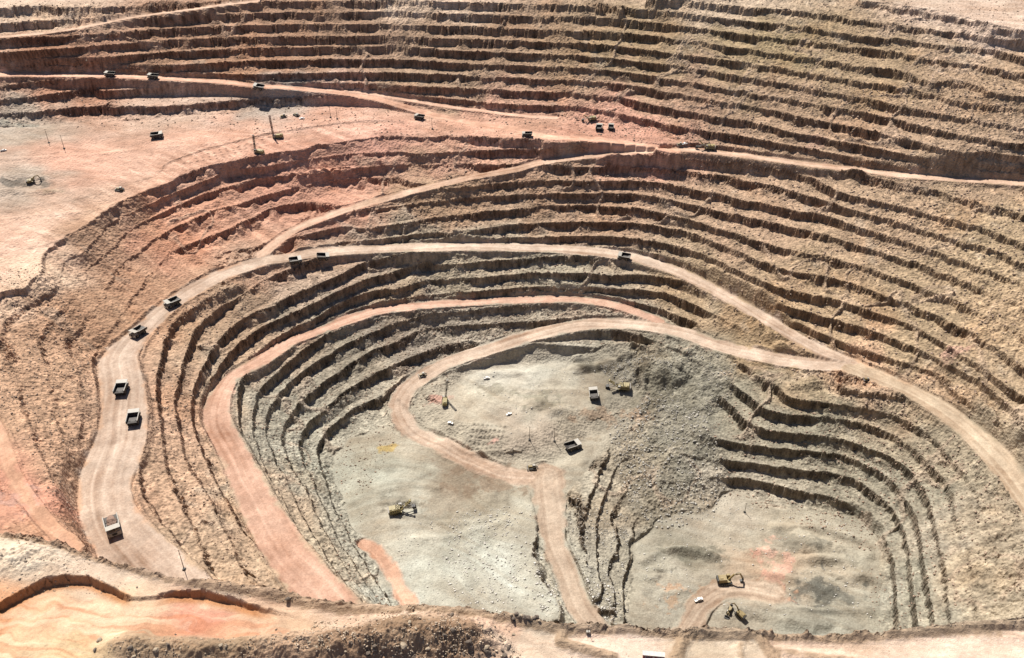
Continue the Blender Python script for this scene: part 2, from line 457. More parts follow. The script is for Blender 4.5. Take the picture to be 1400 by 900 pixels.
f_pink = region([(60, 380), (60, 330), (200, 240), (350, 205), (520, 180), (620, 190), (640, 245), (500, 285), (400, 320), (340, 370), (240, 410), (180, 450), (120, 430)], -2, 10)
print('regions', round(time.time() - T0, 1))

# mounds, berms and hollows: (polyline, level, height, half width)
RIDGES = [
    ([(a, b + 7) for a, b in RIM], KR, 4.0, 3.5),
    ([(772, 853), (768, 870), (766, 880)], KR, 3.2, 2.8),
    ([(766, 880), (790, 887), (836, 899)], KR, 3.2, 2.8),
    ([(940, 860), (932, 880), (922, 905)], KR, 3.2, 3.2),
    ([(1035, 864), (1042, 880), (1062, 905)], KR, 3.0, 3.0),
    ([(1062, 892), (1110, 898), (1170, 905)], KR, 1.5, 3.0),
    ([(1012, 884), (1014, 905)], KR, 1.6, 2.4),
    ([(1280, 862), (1330, 868), (1400, 872)], KR, 1.2, 3.0),
    ([(600, 838), (640, 836)], KR, 2.0, 4.0),
    ([(218, 235), (235, 222), (290, 202), (345, 188), (400, 178), (480, 167), (520, 165), (552, 167)], 0, 1.6, 2.2),
    ([(600, 716), (650, 713), (688, 695), (690, 672)], -15, 1.3, 3.0), ([(560, 738), (620, 733), (690, 712)], -15, 1.0, 3.0), ([(520, 672), (560, 664), (600, 668)], -15, 1.4, 3.0), ([(1060, 722), (1120, 724), (1175, 740), (1190, 760)], -17, 3.6, 4.5),
    ([(1030, 752), (1090, 760), (1160, 775)], -17, 2.8, 4.5), ([(880, 768), (905, 756), (960, 752)], -17, 3.0, 4.0), ([(905, 812), (960, 806), (1000, 812)], -17, 1.2, 2.5), ([(1070, 838), (1130, 836), (1190, 838)], -17, 2.4, 3.5), ([(700, 735), (722, 760), (745, 800), (762, 835)], -15, 1.8, 3.5),
    ([(0, 300), (120, 288), (200, 262)], 0, 1.0, 3.0), ([(0, 220), (90, 214), (190, 206), (300, 196)], 0, .9, 3.0),
    ([(545, 552), (562, 565), (600, 592), (635, 618), (665, 622), (700, 620)], -15, 1.8, 2.2),
]
MOUNDS = [
    # x, y, level, height, rx, ry (m)
    (585, 868, KR, 9.0, 44, 16), (500, 888, KR, 7.0, 46, 14), (420, 893, KR, 6.0, 40, 12), (640, 885, KR, 7.0, 20, 14), (330, 888, KR, 6, 36, 10), (230, 885, KR, 5, 30, 9), (170, 880, KR, 3, 18, 9),
    (20, 765, KR, 5.0, 40, 16),
    (840, 508, -15, 10, 26, 16), (800, 515, -15, 6, 20, 8), (870, 520, -15, 12, 22, 22), (905, 530, -15, 10, 26, 22),
    (735, 562, -15, 4.5, 17, 13), (757, 572, -15, 3.5, 15, 8), (690, 520, -15, 2.5, 26, 6),
    (540, 690, -15, 3.4, 9, 7), (560, 690, -15, 3.0, 9, 5),
    (1095, 745, -17, 7.5, 22, 14), (955, 757, -17, 3.5, 20, 6), (925, 752, -17, 3, 14, 5), (975, 762, -17, 3, 12, 5), (1115, 805, -17, 3.5, 24, 14), (1060, 790, -17, 1.5, 30, 9), (1175, 790, -17, 5, 16, 8), (1120, 768, -17, 3, 30, 6),
    (1020, 835, -17, 3.5, 22, 9), (1090, 850, -17, 4, 26, 9), (890, 792, -17, 2.2, 8, 5), (898, 779, -17, 2.2, 8, 4),
    (40, 250, 0, -3.5, 40, 16), (15, 262, 0, 3.0, 16, 8), (60, 262, 0, 2.4, 14, 7),
    (1165, 250, -1, 4, 12, 10), (650, 700, -15, -1.2, 34, 18),
]


def height(x, y):
    x = x.astype(np.float32); y = y.astype(np.float32)
    wob = fbm(x, y, 70, 3, 2) * 4.2 + fbm(x, y, 22, 2, 5) * 1.6
    zs = samp(Z4, g4, x, y)
    rd = samp(f_rd, g2, x, y) + fbm(x, y, 12, 2, 9) * 1.6
    fl = samp(f_fl, g2, x, y) + fbm(x, y, 22, 4, 8) * 8.0
    nearf = smooth(2, -10, y - np.interp(x, rim[:, 0], rim[:, 1]))
    rd = rd + 60 * (nearf > .02)
    fl = fl + 60 * (nearf > .02)
    scree = np.clip(samp(f_scree, g2, x, y) + fbm(x, y, 25, 2, 31) * .4 * (samp(f_scree, g2, x, y) > .02), 0, 1)
    soft = samp(f_soft, g2, x, y)
    half = samp(f_half, g2, x, y)
    pink = samp(f_pink, g2, x, y)
    zw = zs + wob * smooth(0, 25, rd)
    # terraces
    b = np.where(half > .5, B / 2, B)
    q = zw / b
    kf = np.floor(q)
    t = q - kf
    # bench widths, the foot of loose rock and the rock face vary along the wall
    n1 = fbm(x, y, 26, 3, 41)                      # where the talus climbs
    n2 = fbm(x, y, 9, 2, 44)
    n3 = fbm(x, y, 60, 2, 47)
    rib = fbm(x, y, 5.0, 3, 51)
    rib2 = fbm(x, y, 2.2, 2, 53)
    face = np.clip(.17 + n2 * .06 + rib * .05, .11, .26)     # share of the step taken by the rock face
    face = face * (1 - .35 * pink)
    berm = np.clip(.38 + n3 * .2, .2, .55)
    tal_h = np.clip(.10 + n1 * .85 + n3 * .45 + n2 * .25 + pink * (.42 + n2 * .5), .06, .92)     # height reached by the talus
    t0 = berm * (1 - .6 * pink); t1 = 1 - face
    t1 = np.maximum(t1, t0 + .1)
    blk = cells(x + rib * 3, y, 6.5, .5, 1) + .8 * cells(x, y + rib * 3, 3.6, 1.1, 2) + .5 * cells(x, y, 2.0, .2, 3)
    t = np.clip(t + blk * .085 * smooth(t1 - .16, t1 - .02, t) * smooth(1.0, .93, t), 0, .9999)
    prof = np.where(t < t0, .04 * t / t0,
                    np.where(t < t1, .04 + (tal_h - .04) * (t - t0) / (t1 - t0),
                             tal_h + (1 - tal_h) * smooth(0, 1, (t - t1) / (1 - t1)) ** .8))
    terr = (kf + prof) * b
    onface = np.clip((t - t1) / .05, 0, 1) * np.clip((1.02 - t) / .06, 0, 1)
    # broken, caved-in stretches of wall
    brk = samp(f_break, g2, x, y)
    cave = smooth(.08 - .2 * brk, .36 - .1 * brk, fbm(x, y, 90, 3, 61) + .25 * fbm(x, y, 20, 2, 62)) * .75
    chute = smooth(.06, .012, np.abs(fbm(x, y, 62, 3, 63))) * smooth(-.12, .1, fbm(x, y, 50, 2, 64))
    cave = np.maximum(cave, chute)
    amt = 1 - np.maximum(scree * .93, cave * .7)
    z = terr * amt + (zw + fbm(x, y, 14, 3, 65) * 3.0 * (1 - pink) + samp(f_rough, g2, x, y) * ((.35 - np.abs(fbm(x, y, 30, 4, 67))) * 13 + blk * 1.2 * smooth(-.1, .2, fbm(x, y, 40, 2, 68)))) * (1 - amt)
    rough = np.clip(onface * amt + .35 * cave + .12, 0, 1)
    # roads and flats
    rz = samp(f_rz, g2, x, y)
    near_b = np.abs(z - rz)
    ease = smooth(0, 1, np.clip(rd / np.clip(near_b * .6, 1.5, 7), 0, 1))
    z = rz * (1 - ease) + z * ease
    fz = samp_near(f_fz, g2, x, y)
    df = np.abs(z - fz)
    ef = smooth(0, 1, np.clip((fl + 4 * soft) / (np.clip(df * .6, 1, 8) + 18 * soft), 0, 1))
    nf = nearf
    wf = (1 - ef) * smooth(0, 5, rd)
    z = fz * wf + z * (1 - wf)
    off = smooth(0, 3, np.minimum(rd, fl + 2)) * (1 - nf) * (1 - .9 * soft)
    z = z * (1 - nf) + KR * B * nf
    # rock texture
    gul = np.abs(fbm(x, y, 7, 3, 71)) * 2 
    bl = np.abs(fbm(x, y, 8.0, 3, 151)) * 2 - .45
    bl2 = np.abs(fbm(x, y, 3.2, 2, 153)) * 2 - .4
    rough = rough * (.35 + .65 * np.clip(onface + .8 * cave, 0, 1))
    z = z + rough * off * (rib * 2.0 - bl * 3.6 - bl2 * 1.8 - gul * .8 + blk * 1.6 * onface)
    z = z + off * (1 - .85 * pink) * (.42 + .58 * np.clip(onface + cave + scree, 0, 1)) * ((.9 - 2.2 * np.abs(fbm(x, y, 7, 3, 75))) * .8 + fbm(x, y, 2.2, 2, 78) * .9) * (1 - .6 * (t < t0) * amt)
    z = z + soft * (1 - nf) * fbm(x, y, 18, 4, 79) * 1.6
    z = z + off * scree * (fbm(x, y, 3.0, 2, 88) * .8)
    z = z + (1 - off) * (fbm(x, y, 30, 3, 81) * (.8 - .5 * nf) + smooth(0, -8, fl) * (1 - nf) * (fbm(x, y, 60, 4, 86) * 2.0 + fbm(x, y, 7, 3, 85) * .8) + fbm(x, y, 4, 2, 83) * .12)
    # little berms pushed up along the road edges
    rr = samp(f_rd, g2, x, y)
    z = z + 2.8 * np.exp(-((rr - 2.4) / 1.6) ** 2) * (rr > -2) * (.55 + fbm(x, y, 10, 2, 91) * .8) * (1 - nf) * smooth(-3, 3, fl)
    return z, dict(rd=rr, fl=fl, scree=scree, pink=pink, near=nf, face=onface * amt * off, rough=rough * off, talus=(t > t0) & (t < t1), cave=cave, off=off, chute=chute * off * (1 - nf), blk=blk)


_ridge_f = np.zeros(X2.shape, np.float32)
for pts, k, h, w in RIDGES:
    pw = catmull(P3(pts, k), 3)
    D, _, _, _ = dist_poly(g2.x, g2.y, pw, w * 4)
    _ridge_f = np.maximum(_ridge_f, h * np.exp(-(D / w) ** 2 * .9) * (D < 1e8))


TRACKS = [
    # polyline, level, width m, tint
    ([(0, 330), (120, 300), (260, 245), (340, 205), (430, 185), (560, 165)], 0, 9, 1.10), ([(-20, 225), (120, 212), (260, 190), (400, 168), (560, 156)], 0, 10, 1.08),
    ([(218, 237), (235, 223), (290, 203), (345, 189), (400, 179), (480, 168), (552, 168)], 0, 2.6, .68), ([(0, 290), (60, 282), (150, 262), (215, 240)], 0, 6, .86),
    ([(0, 200), (100, 192), (250, 180), (340, 170)], 0, 6, .90), ([(20, 380), (60, 330), (150, 280), (240, 240)], 0, 5, 1.12), ([(0, 345), (60, 335), (110, 318)], 0, 5, .84),
    ([(560, 165), (640, 172), (700, 183), (800, 190), (925, 203)], 0, 12, 1.10), ([(600, 160), (700, 166), (800, 176), (900, 193)], 0, 6, .88), ([(440, 195), (520, 176), (600, 168)], 0, 5, 1.1),
    ([(500, 745), (560, 735), (640, 728), (700, 700)], -15, 8, 1.08), ([(690, 655), (640, 690), (600, 720), (560, 735)], -15, 7, 1.07), ([(520, 700), (600, 710), (660, 700), (680, 675)], -15, 6, .86),
    ([(600, 640), (560, 660), (520, 665), (480, 690)], -15, 9, .88), ([(690, 700), (675, 730), (640, 760), (650, 800)], -15, 3, .84), ([(700, 700), (690, 735), (655, 765)], -15, 3, 1.08),
    ([(650, 600), (700, 590), (800, 560), (860, 575)], -14.6, 9, 1.08), ([(620, 560), (700, 540), (800, 530), (840, 533)], -14.4, 8, 1.06), ([(700, 600), (760, 612), (800, 604)], -15, 8, .86), ([(740, 640), (780, 625), (830, 600)], -15, 6, 1.08),
    ([(1000, 700), (1080, 720), (1150, 740)], -17, 8, 1.1), ([(1040, 740), (1060, 780), (1080, 830)], -17, 12, 1.08), ([(900, 830), (960, 800), (1040, 790), (1100, 800)], -17, 8, .85), ([(1050, 830), (1120, 840), (1190, 835)], -17, 6, .82),
    ([(1060, 725), (1120, 728), (1180, 745)], -17, 3, .82), ([(880, 800), (950, 780), (1000, 800)], -17, 5, 1.08), ([(870, 850), (920, 810), (980, 770)], -17, 5, 1.06),
    ([(640, 845), (700, 868), (760, 900)], KR, 4, .90), ([(650, 842), (720, 864), (790, 905)], KR, 3, 1.07), ([(1060, 872), (1200, 876), (1400, 872)], KR, 6, 1.05), ([(400, 822), (520, 838), (620, 842)], KR, 3, 1.06), ([(1100, 888), (1250, 884), (1400, 888)], KR, 2, .92),
]
f_track = np.zeros(X2.shape, np.float32)
for pts, k, w_, t_ in TRACKS:
    pw = catmull(P3(pts, k), 4)
    D_, _, S_, G_ = dist_poly(g2.x, g2.y, pw, w_ * 2)
    m_ = smooth(w_ * .62, w_ * .38, D_) * smooth(-1, 14, S_)
    rip = 1 + .5 * np.cos(np.clip(D_, 0, 99) / max(w_, 3) * 9.0) * (w_ > 4)
    f_track += (m_ * (t_ - 1) * rip).astype(np.float32)
HOLES = []
for (ax, ay, bx, by, cx_, cy_, n, m_, k) in [(648, 588, 690, 592, 640, 612, 8, 5, -14.9), (395, 190, 345, 205, 360, 180, 6, 3, 0), (300, 205, 360, 196, 252, 224, 8, 4, 0), (512, 180, 568, 176, 514, 188, 9, 3, 0), (745, 168, 800, 172, 745, 174, 6, 2, 0)]:
    a_ = np.array(W(ax, ay, k)[:2]); b_ = np.array(W(bx, by, k)[:2]); c_ = np.array(W(cx_, cy_, k)[:2])
    for i in range(n):
        for j in range(m_):
            HOLES.append(a_ + (b_ - a_) * i / (n - 1) + (c_ - a_) * j / (m_ - 1))

def holes(x, y, w=1.5):
    out = np.zeros(x.shape, np.float32)
    order = np.argsort(x); xs = x[order]
    for (hx, hy) in HOLES:
        i0, i1 = np.searchsorted(xs, hx - 4), np.searchsorted(xs, hx + 4)
        ii = order[i0:i1]
        out[ii] = np.maximum(out[ii], np.exp(-((x[ii] - hx) ** 2 + (y[ii] - hy) ** 2) / (w * w)))
    return out


def extras(x, y, z, nf):
    add = samp(_ridge_f, g2, x, y) * (1 + fbm(x, y, 8, 3, 101) * .35)
    for (px, py, k, h, rx, ry) in MOUNDS:
        cx, cy, _ = W(px, py, k)
        r = ((x - cx) / rx) ** 2 + ((y - cy) / ry) ** 2
        m = r < 6
        if m.any():
            xm, ym = x[m], y[m]
            rr = np.sqrt(r[m]) * (1 + fbm(xm, ym, rx * .8, 3, 111) * (.7 if k < -10 else .22))
            add[m] += h * smooth(1.3, 0.05, rr) * 1.15 + np.clip(1.25 - rr, 0, .3) * abs(h) * fbm(xm, ym, 5, 3, 113) * .5
    # the orange cut in the near hill: a low scarp with the ground below it facing the viewer
    return add


SC1 = P3([(-60, 835), (0, 822), (30, 806), (60, 792), (90, 786), (120, 787), (140, 795), (165, 808), (185, 816), (212, 814), (240, 807), (280, 808), (320, 818), (350, 828), (385, 838), (420, 846)], KR)
SCH = np.array([5.5, 5.5, 5.5, 5.5, 5.5, 5.5, 5.5, 4.5, 1.6, 2.0, 4.0, 4.6, 4.4, 3.4, 1.2, 0])


def scarp(x, y, z):
    px = SC1[:, 0]
    yy = np.interp(x, px, SC1[:, 1]) + fbm(x, x * 0, 9, 3, 121) * 1.3 + cells(x, y, 2.6, .4, 7) * 1.1
    h = np.interp(x, px, SCH)
    d = yy - y                                   # positive below the crest
    return z - h * smooth(-.3, 2.0, d) * smooth(70, 14, d)


# ---------------------------------------------------------------- colours (reflectance) of the ground: where each kind of rock lies
def srgb(c):
    c = np.array(c, float) / 255.0
    return np.where(c <= .04045, c / 12.92, ((c + .055) / 1.055) ** 2.4)


TINT = [
    # image x, y, level, lit colour seen (sRGB), reach m
    (60, 70, 6, (188, 140, 108)), (250, 60, 6, (180, 138, 106)), (450, 60, 6, (174, 138, 108)), (650, 60, 6, (172, 140, 110)),
    (850, 60, 7, (174, 148, 112)), (1050, 60, 8, (176, 152, 112)), (1200, 90, 7, (184, 156, 120)), (1350, 120, 7, (192, 160, 126)),
    (100, 120, 3, (192, 138, 106)), (350, 80, 4, (186, 140, 106)), (600, 110, 3, (178, 148, 118)), (900, 130, 4, (180, 146, 116)), (1150, 170, 3, (190, 156, 124)),
    (1350, 200, 3, (194, 162, 130)), (60, 10, 9, (222, 192, 162)), (600, -10, 9, (222, 192, 162)), (1000, -5, 10, (210, 184, 154)), (1350, 20, 12, (226, 196, 170)),
    (100, 220, 0, (226, 172, 142)), (300, 190, 0, (230, 178, 148)), (450, 165, 0, (228, 178, 150)), (250, 155, 0, (214, 180, 154)), (20, 176, 0, (196, 176, 154)), (30, 250, 0, (190, 168, 146)),
    (650, 175, 0, (222, 168, 138)), (850, 185, 0, (222, 164, 136)), (380, 140, 0.5, (190, 170, 152)), (20, 340, 0, (234, 188, 158)), (50, 370, 0, (232, 196, 162)),
    (140, 330, -1, (190, 150, 118)), (250, 310, -3, (218, 158, 124)), (400, 240, -2, (222, 162, 132)), (500, 210, -1, (218, 160, 134)), (450, 270, -3, (218, 160, 130)), (200, 400, -4, (202, 154, 118)), (120, 440, -3, (196, 152, 116)),
    (600, 260, -3, (188, 152, 118)), (800, 270, -5, (190, 154, 122)), (1000, 300, -4, (194, 160, 128)), (1200, 320, -3, (196, 164, 130)), (1370, 350, -2, (196, 168, 130)), (1370, 430, -4, (206, 174, 134)),
    (1100, 420, -8, (192, 162, 124)), (1250, 430, -6, (184, 158, 122)), (1350, 520, -7, (194, 166, 130)), (950, 400, -9, (186, 158, 122)), (1050, 475, -10, (180, 150, 110)),
    (600, 360, -8, (188, 170, 142)), (750, 380, -10, (184, 170, 144)), (450, 380, -7, (192, 164, 138)), (300, 450, -6, (190, 158, 126)), (230, 540, -5, (204, 164, 132)), (250, 650, -5, (206, 168, 134)), (330, 760, -5, (202, 170, 136)),
    (40, 480, -1, (206, 164, 128)), (60, 560, -2, (206, 164, 128)), (20, 680, -0.3, (222, 158, 126)), (80, 640, -2, (208, 164, 128)), (100, 720, -1, (214, 162, 124)),
    (450, 470, -12, (165, 153, 131)), (560, 450, -12, (162, 148, 130)), (380, 560, -12, (174, 166, 145)), (420, 640, -13, (186, 179, 158)), (420, 740, -11, (200, 181, 152)), (480, 780, -13, (197, 184, 159)), (380, 690, -10, (200, 176, 146)),
    (800, 425, -12, (186, 168, 144)), (640, 445, -12, (181, 166, 144)),
    (650, 560, -15, (200, 187, 162)), (700, 515, -15, (205, 196, 176)), (760, 500, -15, (199, 190, 169)), (850, 520, -15, (156, 147, 127)), (760, 560, -15, (174, 161, 138)), (720, 600, -15, (192, 174, 151)), (800, 640, -15, (186, 175, 152)),
    (500, 640, -15, (179, 175, 154)), (560, 610, -15, (192, 180, 156)), (520, 680, -15, (183, 177, 156)), (560, 730, -15, (196, 188, 167)), (620, 670, -15, (160, 145, 122)), (650, 700, -15, (174, 163, 140)), (690, 720, -15, (198, 192, 170)),
    (620, 760, -15, (181, 177, 158)), (560, 800, -15, (194, 190, 171)), (680, 790, -15, (201, 198, 180)), (730, 760, -15, (192, 186, 166)),
    (900, 480, -13, (166, 158, 137)), (950, 540, -14, (152, 146, 127)), (930, 620, -16, (152, 146, 127)), (900, 680, -16.5, (158, 151, 132)), (1020, 530, -13, (162, 154, 131)), 
    (820, 720, -15.5, (174, 163, 142)), (850, 800, -16.5, (176, 167, 145)), (1100, 600, -13, (160, 151, 128)), (1200, 650, -14, (164, 155, 132)), (1150, 560, -11, (174, 159, 130)),
    (1280, 620, -11, (178, 163, 135)), (1300, 720, -12, (181, 168, 145)), (1370, 800, -11, (191, 173, 144)), (1350, 700, -11, (186, 168, 140)), (1240, 800, -15, (169, 162, 140)),
    (1000, 700, -17, (188, 175, 153)), (1100, 715, -17, (185, 174, 150)), (920, 760, -17, (160, 152, 131)), (920, 800, -17, (176, 165, 144)), (1050, 740, -17, (179, 170, 149)), (1180, 780, -17, (174, 165, 143)), (1150, 830, -17, (169, 164, 145)), (950, 850, -17, (167, 157, 137)),
    (1060, 780, -17, (197, 172, 143)), (1085, 760, -17, (191, 170, 141)), (1100, 850, -17, (164, 158, 139)),
    (1250, 470, -9, (192, 166, 128)), (1180, 500, -10, (224, 180, 140)), (1200, 512, -10, (220, 178, 140)),
]
SPOTS = [
    # small patches of other rock: x, y, level, colour, rx, ry
    (1110, 802, -17, (92, 92, 84), 26, 14), (1140, 812, -17, (120, 118, 106), 18, 10), (525, 612, -15, (200, 166, 70), 9, 6), (640, 612 , -15, (190, 160, 130), 1, 1),
    (860, 522, -15, (128, 118, 98), 24, 14), (900, 545, -14.5, (132, 124, 104), 30, 20), (800, 514, -15, (128, 120, 100), 18, 8),
    (650, 655, -15, (150, 128, 104), 34, 18), (610, 690, -15, (172, 156, 132), 20, 10), (955, 757, -17, (122, 116, 98), 26, 9), (1095, 745, -17, (146, 140, 122), 20, 10),
    (740, 562, -15, (146, 138, 116), 18, 14), (675, 540, -15, (150, 140, 118), 18, 10), (605, 555, -15, (222, 160, 138), 12, 5), (676, 608, -15, (226, 170, 150), 5, 3),
    (1058, 775, -17, (230, 178, 152), 12, 24), (1050, 748, -17, (228, 182, 156), 7, 14), (1000, 808, -17, (190, 148, 112), 40, 9), (948, 822, -17, (186, 148, 112), 24, 7), (1040, 770, -17, (228, 172, 146), 8, 10),
    (30, 248, 0, (120, 112, 100), 26, 8), (70, 262, 0, (196, 170, 140), 18, 6), (400, 130, .5, (150, 140, 128), 20, 5), (20, 172, 0, (176, 170, 152), 30, 6), (540, 690, -15, (140, 132, 114), 14, 9),
    (800, 600, -15, (160, 144, 120), 16, 5), (820, 575, -15, (170, 142, 114), 34, 9), (545, 640, -15, (168, 162, 142), 16, 6), (1120, 180, 3, (190, 150, 126), 10, 10),
    (630, 500, 0, (1, 1, 1), .1, .1), (15, 690, -.3, (206, 160, 140), 18, 16), (1320, 480, -7, (206, 160, 138), 14, 7), (1100, 505, -10.2, (216, 196, 168), 10, 10),
]
TP = np.array([W(a, b_, k) for a, b_, k, c in TINT])
TC = np.array([srgb(c) for a, b_, k, c in TINT]).astype(np.float32)

ROADCOL = {'A': (218, 180, 150), 'B': (216, 188, 162), 'D': (210, 182, 156), 'C': (212, 167, 139), 'L': (198, 170, 146), 'E': (208, 182, 150), 'T': (214, 176, 146), 'R': (230, 178, 146), 'Q': (220, 174, 144), 'G': (190, 164, 138), 'H': (220, 170, 138), 'O': (204, 154, 120)}
RCOL = np.zeros((len(ROADS) + 1, 3), np.float32)
for n_, i_ in RID.items():
    RCOL[i_] = srgb(ROADCOL[n_])

g8 = Grid(8.0)
X8, Y8 = np.meshgrid(g8.x, g8.y, indexing='ij')
Z8 = samp(Z4, g4, X8, Y8)
wsum = np.zeros(X8.shape, np.float32) + 1e-9
csum = np.zeros(X8.shape + (3,), np.float32)
for i in range(len(TP)):
    d2 = (X8 - TP[i, 0]) ** 2 + (Y8 - TP[i, 1]) ** 2 + ((Z8 - TP[i, 2]) * 2.2) ** 2
    w_ = 1.0 / (d2 + 150.0) ** 1.9
    wsum += w_
    csum += w_[..., None] * TC[i]
C8 = csum / wsum[..., None]
print('tints', round(time.time() - T0, 1))

NEARC = [(0, 760, (240, 216, 184)), (60, 755, (238, 214, 184)), (150, 775, (230, 200, 170)), (300, 810, (236, 204, 172)), (60, 840, (236, 186, 142)), (0, 840, (222, 158, 108)), (150, 845, (244, 208, 166)),
         (280, 838, (228, 158, 126)), (100, 880, (224, 190, 140)), (20, 890, (226, 200, 156)), (330, 850, (232, 190, 152)), (450, 838, (236, 200, 168)), (400, 860, (214, 176, 140)), (550, 870, (168, 136, 104)), (480, 890, (172, 138, 106)), (300, 885, (178, 148, 114)), (200, 885, (190, 158, 122)), (620, 880, (170, 136, 104)),
         (560, 842, (238, 204, 172)), (720, 870, (234, 204, 174)), (720, 856, (200, 186, 160)), (680, 860, (232, 192, 160)), (850, 875, (246, 216, 190)), (1000, 875, (226, 202, 172)), (960, 890, (210, 186, 156)), (1100, 880, (248, 214, 184)), (1300, 880, (248, 216, 188)), (1390, 880, (246, 212, 184)), (1100, 863, (216, 176, 138)), (1300, 858, (226, 190, 154))]
NP_ = np.array([W(a, b_, KR)[:2] for a, b_, c in NEARC]); NC_ = .97 * np.array([srgb(c) for a, b_, c in NEARC]).astype(np.float32)

ALB = 0.62                                       # lit colour on the picture -> reflectance


def colour(x, y, z, A, extras0):
    c = np.stack([samp(C8[..., i], g8, x + fbm(x, y, 30, 2, 131) * 40, y + fbm(x, y, 30, 2, 133) * 40) for i in range(3)], -1)
    # near ground
    m = A['near'] > 0.01
    if m.any():
        xm, ym = x[m] + fbm(x[m], y[m], 12, 2, 141) * 12, y[m] + fbm(x[m], y[m], 12, 2, 142) * 8
        ws = 1e-9; cs = 0
        for i in range(len(NP_)):
            w_ = 1.0 / ((xm - NP_[i, 0]) ** 2 + ((ym - NP_[i, 1]) * 1.6) ** 2 + 30.0) ** 2.2
            ws = ws + w_; cs = cs + w_[:, None] * NC_[i]
        cn = cs / ws[:, None]
        # raked streaks of the bulldozed ground
        st = fbm(xm * .12, ym + xm * .05, 2.0, 3, 145)
        bs_ = smooth(2, 10, np.interp(x[m], SC1[:, 0], SC1[:, 1]) - y[m]) * (x[m] < SC1[-1, 0]) * smooth(1.5, 0, extras0[m])
        st2 = fbm(xm * .07 + 3, ym + xm * .09, 3.4, 4, 147)
        cn = cn * (1 + .22 * st[:, None] * np.array([.6, .9, 1.1]))
        q2 = (smooth(.0, .35, st2) * bs_ * .5)[:, None]
        cn = cn * (1 - q2) + q2 * srgb((214, 132, 84))
        q2 = (smooth(-.05, -.35, st2) * bs_ * .4)[:, None]
        cn = cn * (1 - q2) + q2 * srgb((244, 214, 176))
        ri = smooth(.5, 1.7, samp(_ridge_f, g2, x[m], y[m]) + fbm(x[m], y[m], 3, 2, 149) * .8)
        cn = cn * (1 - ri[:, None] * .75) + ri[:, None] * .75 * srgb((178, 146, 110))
        a = A['near'][m][:, None]
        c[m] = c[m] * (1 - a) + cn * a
        sc_ = np.zeros(xm.shape)
        for pts in (SC1,):
            yy = np.interp(x[m], pts[:, 0], pts[:, 1])
            d = yy - y[m]
            sc_ = np.maximum(sc_, smooth(-.5, .5, d) * smooth(8, 3, d) * np.clip((np.interp(x[m], pts[:, 0], SCH) - 1.5) / 2, 0, 1))
        c[m] = c[m] * (1 - sc_[:, None] * .8) + sc_[:, None] * .8 * srgb((204, 132, 66))
    # patches
    for (px, py, k, cc, rx, ry) in SPOTS:
        if rx < 1.5:
            continue
        cx, cy, _ = W(px, py, k)
        r = ((x - cx) / rx) ** 2 + ((y - cy) / ry) ** 2
        m = (r < 4) & (A['near'] < .5)
        if m.any():
            q = smooth(.25, .85, 1.35 - np.sqrt(r[m]) + fbm(x[m], y[m], 12, 5, 151, .65) * 1.6)[:, None] * .7
            c[m] = c[m] * (1 - q) + q * srgb(cc)
    # rock faces are the parent rock: darker, browner than the dust that lies on the flats
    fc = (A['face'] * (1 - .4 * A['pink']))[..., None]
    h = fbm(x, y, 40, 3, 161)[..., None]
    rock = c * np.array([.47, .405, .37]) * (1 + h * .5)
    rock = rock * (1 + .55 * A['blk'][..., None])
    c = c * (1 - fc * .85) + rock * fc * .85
    # rust and ochre staining, pale veins
    n = fbm(x, y, 55, 4, 171)
    s = smooth(.12, .5, n)[..., None] * A['off'][..., None] * .35
    c = c * (1 - s) + c * s * np.array([1.02, .82, .62])
    n = fbm(x + z * 1.3, y - z * .7, 20, 4, 175)
    s = smooth(.35, .6, n)[..., None] * A['off'][..., None] * .4
    c = c * (1 - s) + s * (c * .4 + .6 * srgb((208, 194, 172)))
    # streaks that run downhill on the loose slopes of the pink dump
    if (A['pink'] > 0).any():
        st = fbm((x * .62 + y * .78) , (x * .78 - y * .62) * .06 + z * .02, 3.5, 3, 181)
        c = c * (1 + (A['pink'] * (1 - A['face']) * st * .38)[..., None] * np.array([.8, 1.0, 1.1]))
    q_ = A['chute'][..., None] * .5
    c = c * (1 - q_) + q_ * (c * .3 + .75 * srgb((206, 176, 148)))
    # haul roads
    rid = samp_near(f_id, g2, x, y).astype(int)
    rc = RCOL[rid]
    on = smooth(2.0, -2.5, A['rd'] + fbm(x, y, 9, 3, 191) * 5) * (rid > 0) * (1 - A['near'])
    v = samp(f_rv, g2, x, y); s_ = samp_near(f_rs, g2, x, y)
    tr = fbm(v + fbm(s_, v * .2, 60, 2, 195) * 5, s_ * .012, 2.0, 3, 193)
    tr2 = fbm(v, s_ * .03, 6.5, 2, 197)
    rc = rc * (1 + (tr * .32 + tr2 * .30 + fbm(x, y, 30, 3, 199) * .4 + fbm(x, y, 5, 3, 200) * .2)[..., None] * np.array([.8, 1.0, 1.15]))
    c = c * (1 - on[..., None]) + rc * on[..., None]
    # wheel-worn, scraped flats: long faint bands
    flat = smooth(1, -4, A['fl']) * (1 - on) * (1 - A['near'])
    wx = fbm(x, y, 120, 2, 201) * 60
    band = fbm((y + wx + x * .25), (x - y * .2) * .09, 5.0, 4, 203)
    c = c * (1 + (flat * (band * .2 + fbm(x, y, 45, 4, 205) * .3 + np.abs(fbm(x, y, 26, 3, 207)) * .3 - .06))[..., None] * np.array([.75, 1.0, 1.2]))
    # worn tracks of wheels and blades
    c = c * (1 + (samp(f_track, g2, x, y) * (.6 + 1.3 * fbm(x, y, 14, 4, 209) + .5))[..., None])
    # general mottling
    wl = A['off'] * (1 - .7 * A['pink'])
    c = c * (1 + (fbm(x, y, 11, 4, 211) * .22)[..., None]) * (1 + (fbm(x, y, 1.8, 2, 215) * (.18 + .4 * wl) + fbm(x, y, 4.5, 2, 217) * .5 * wl)[..., None])
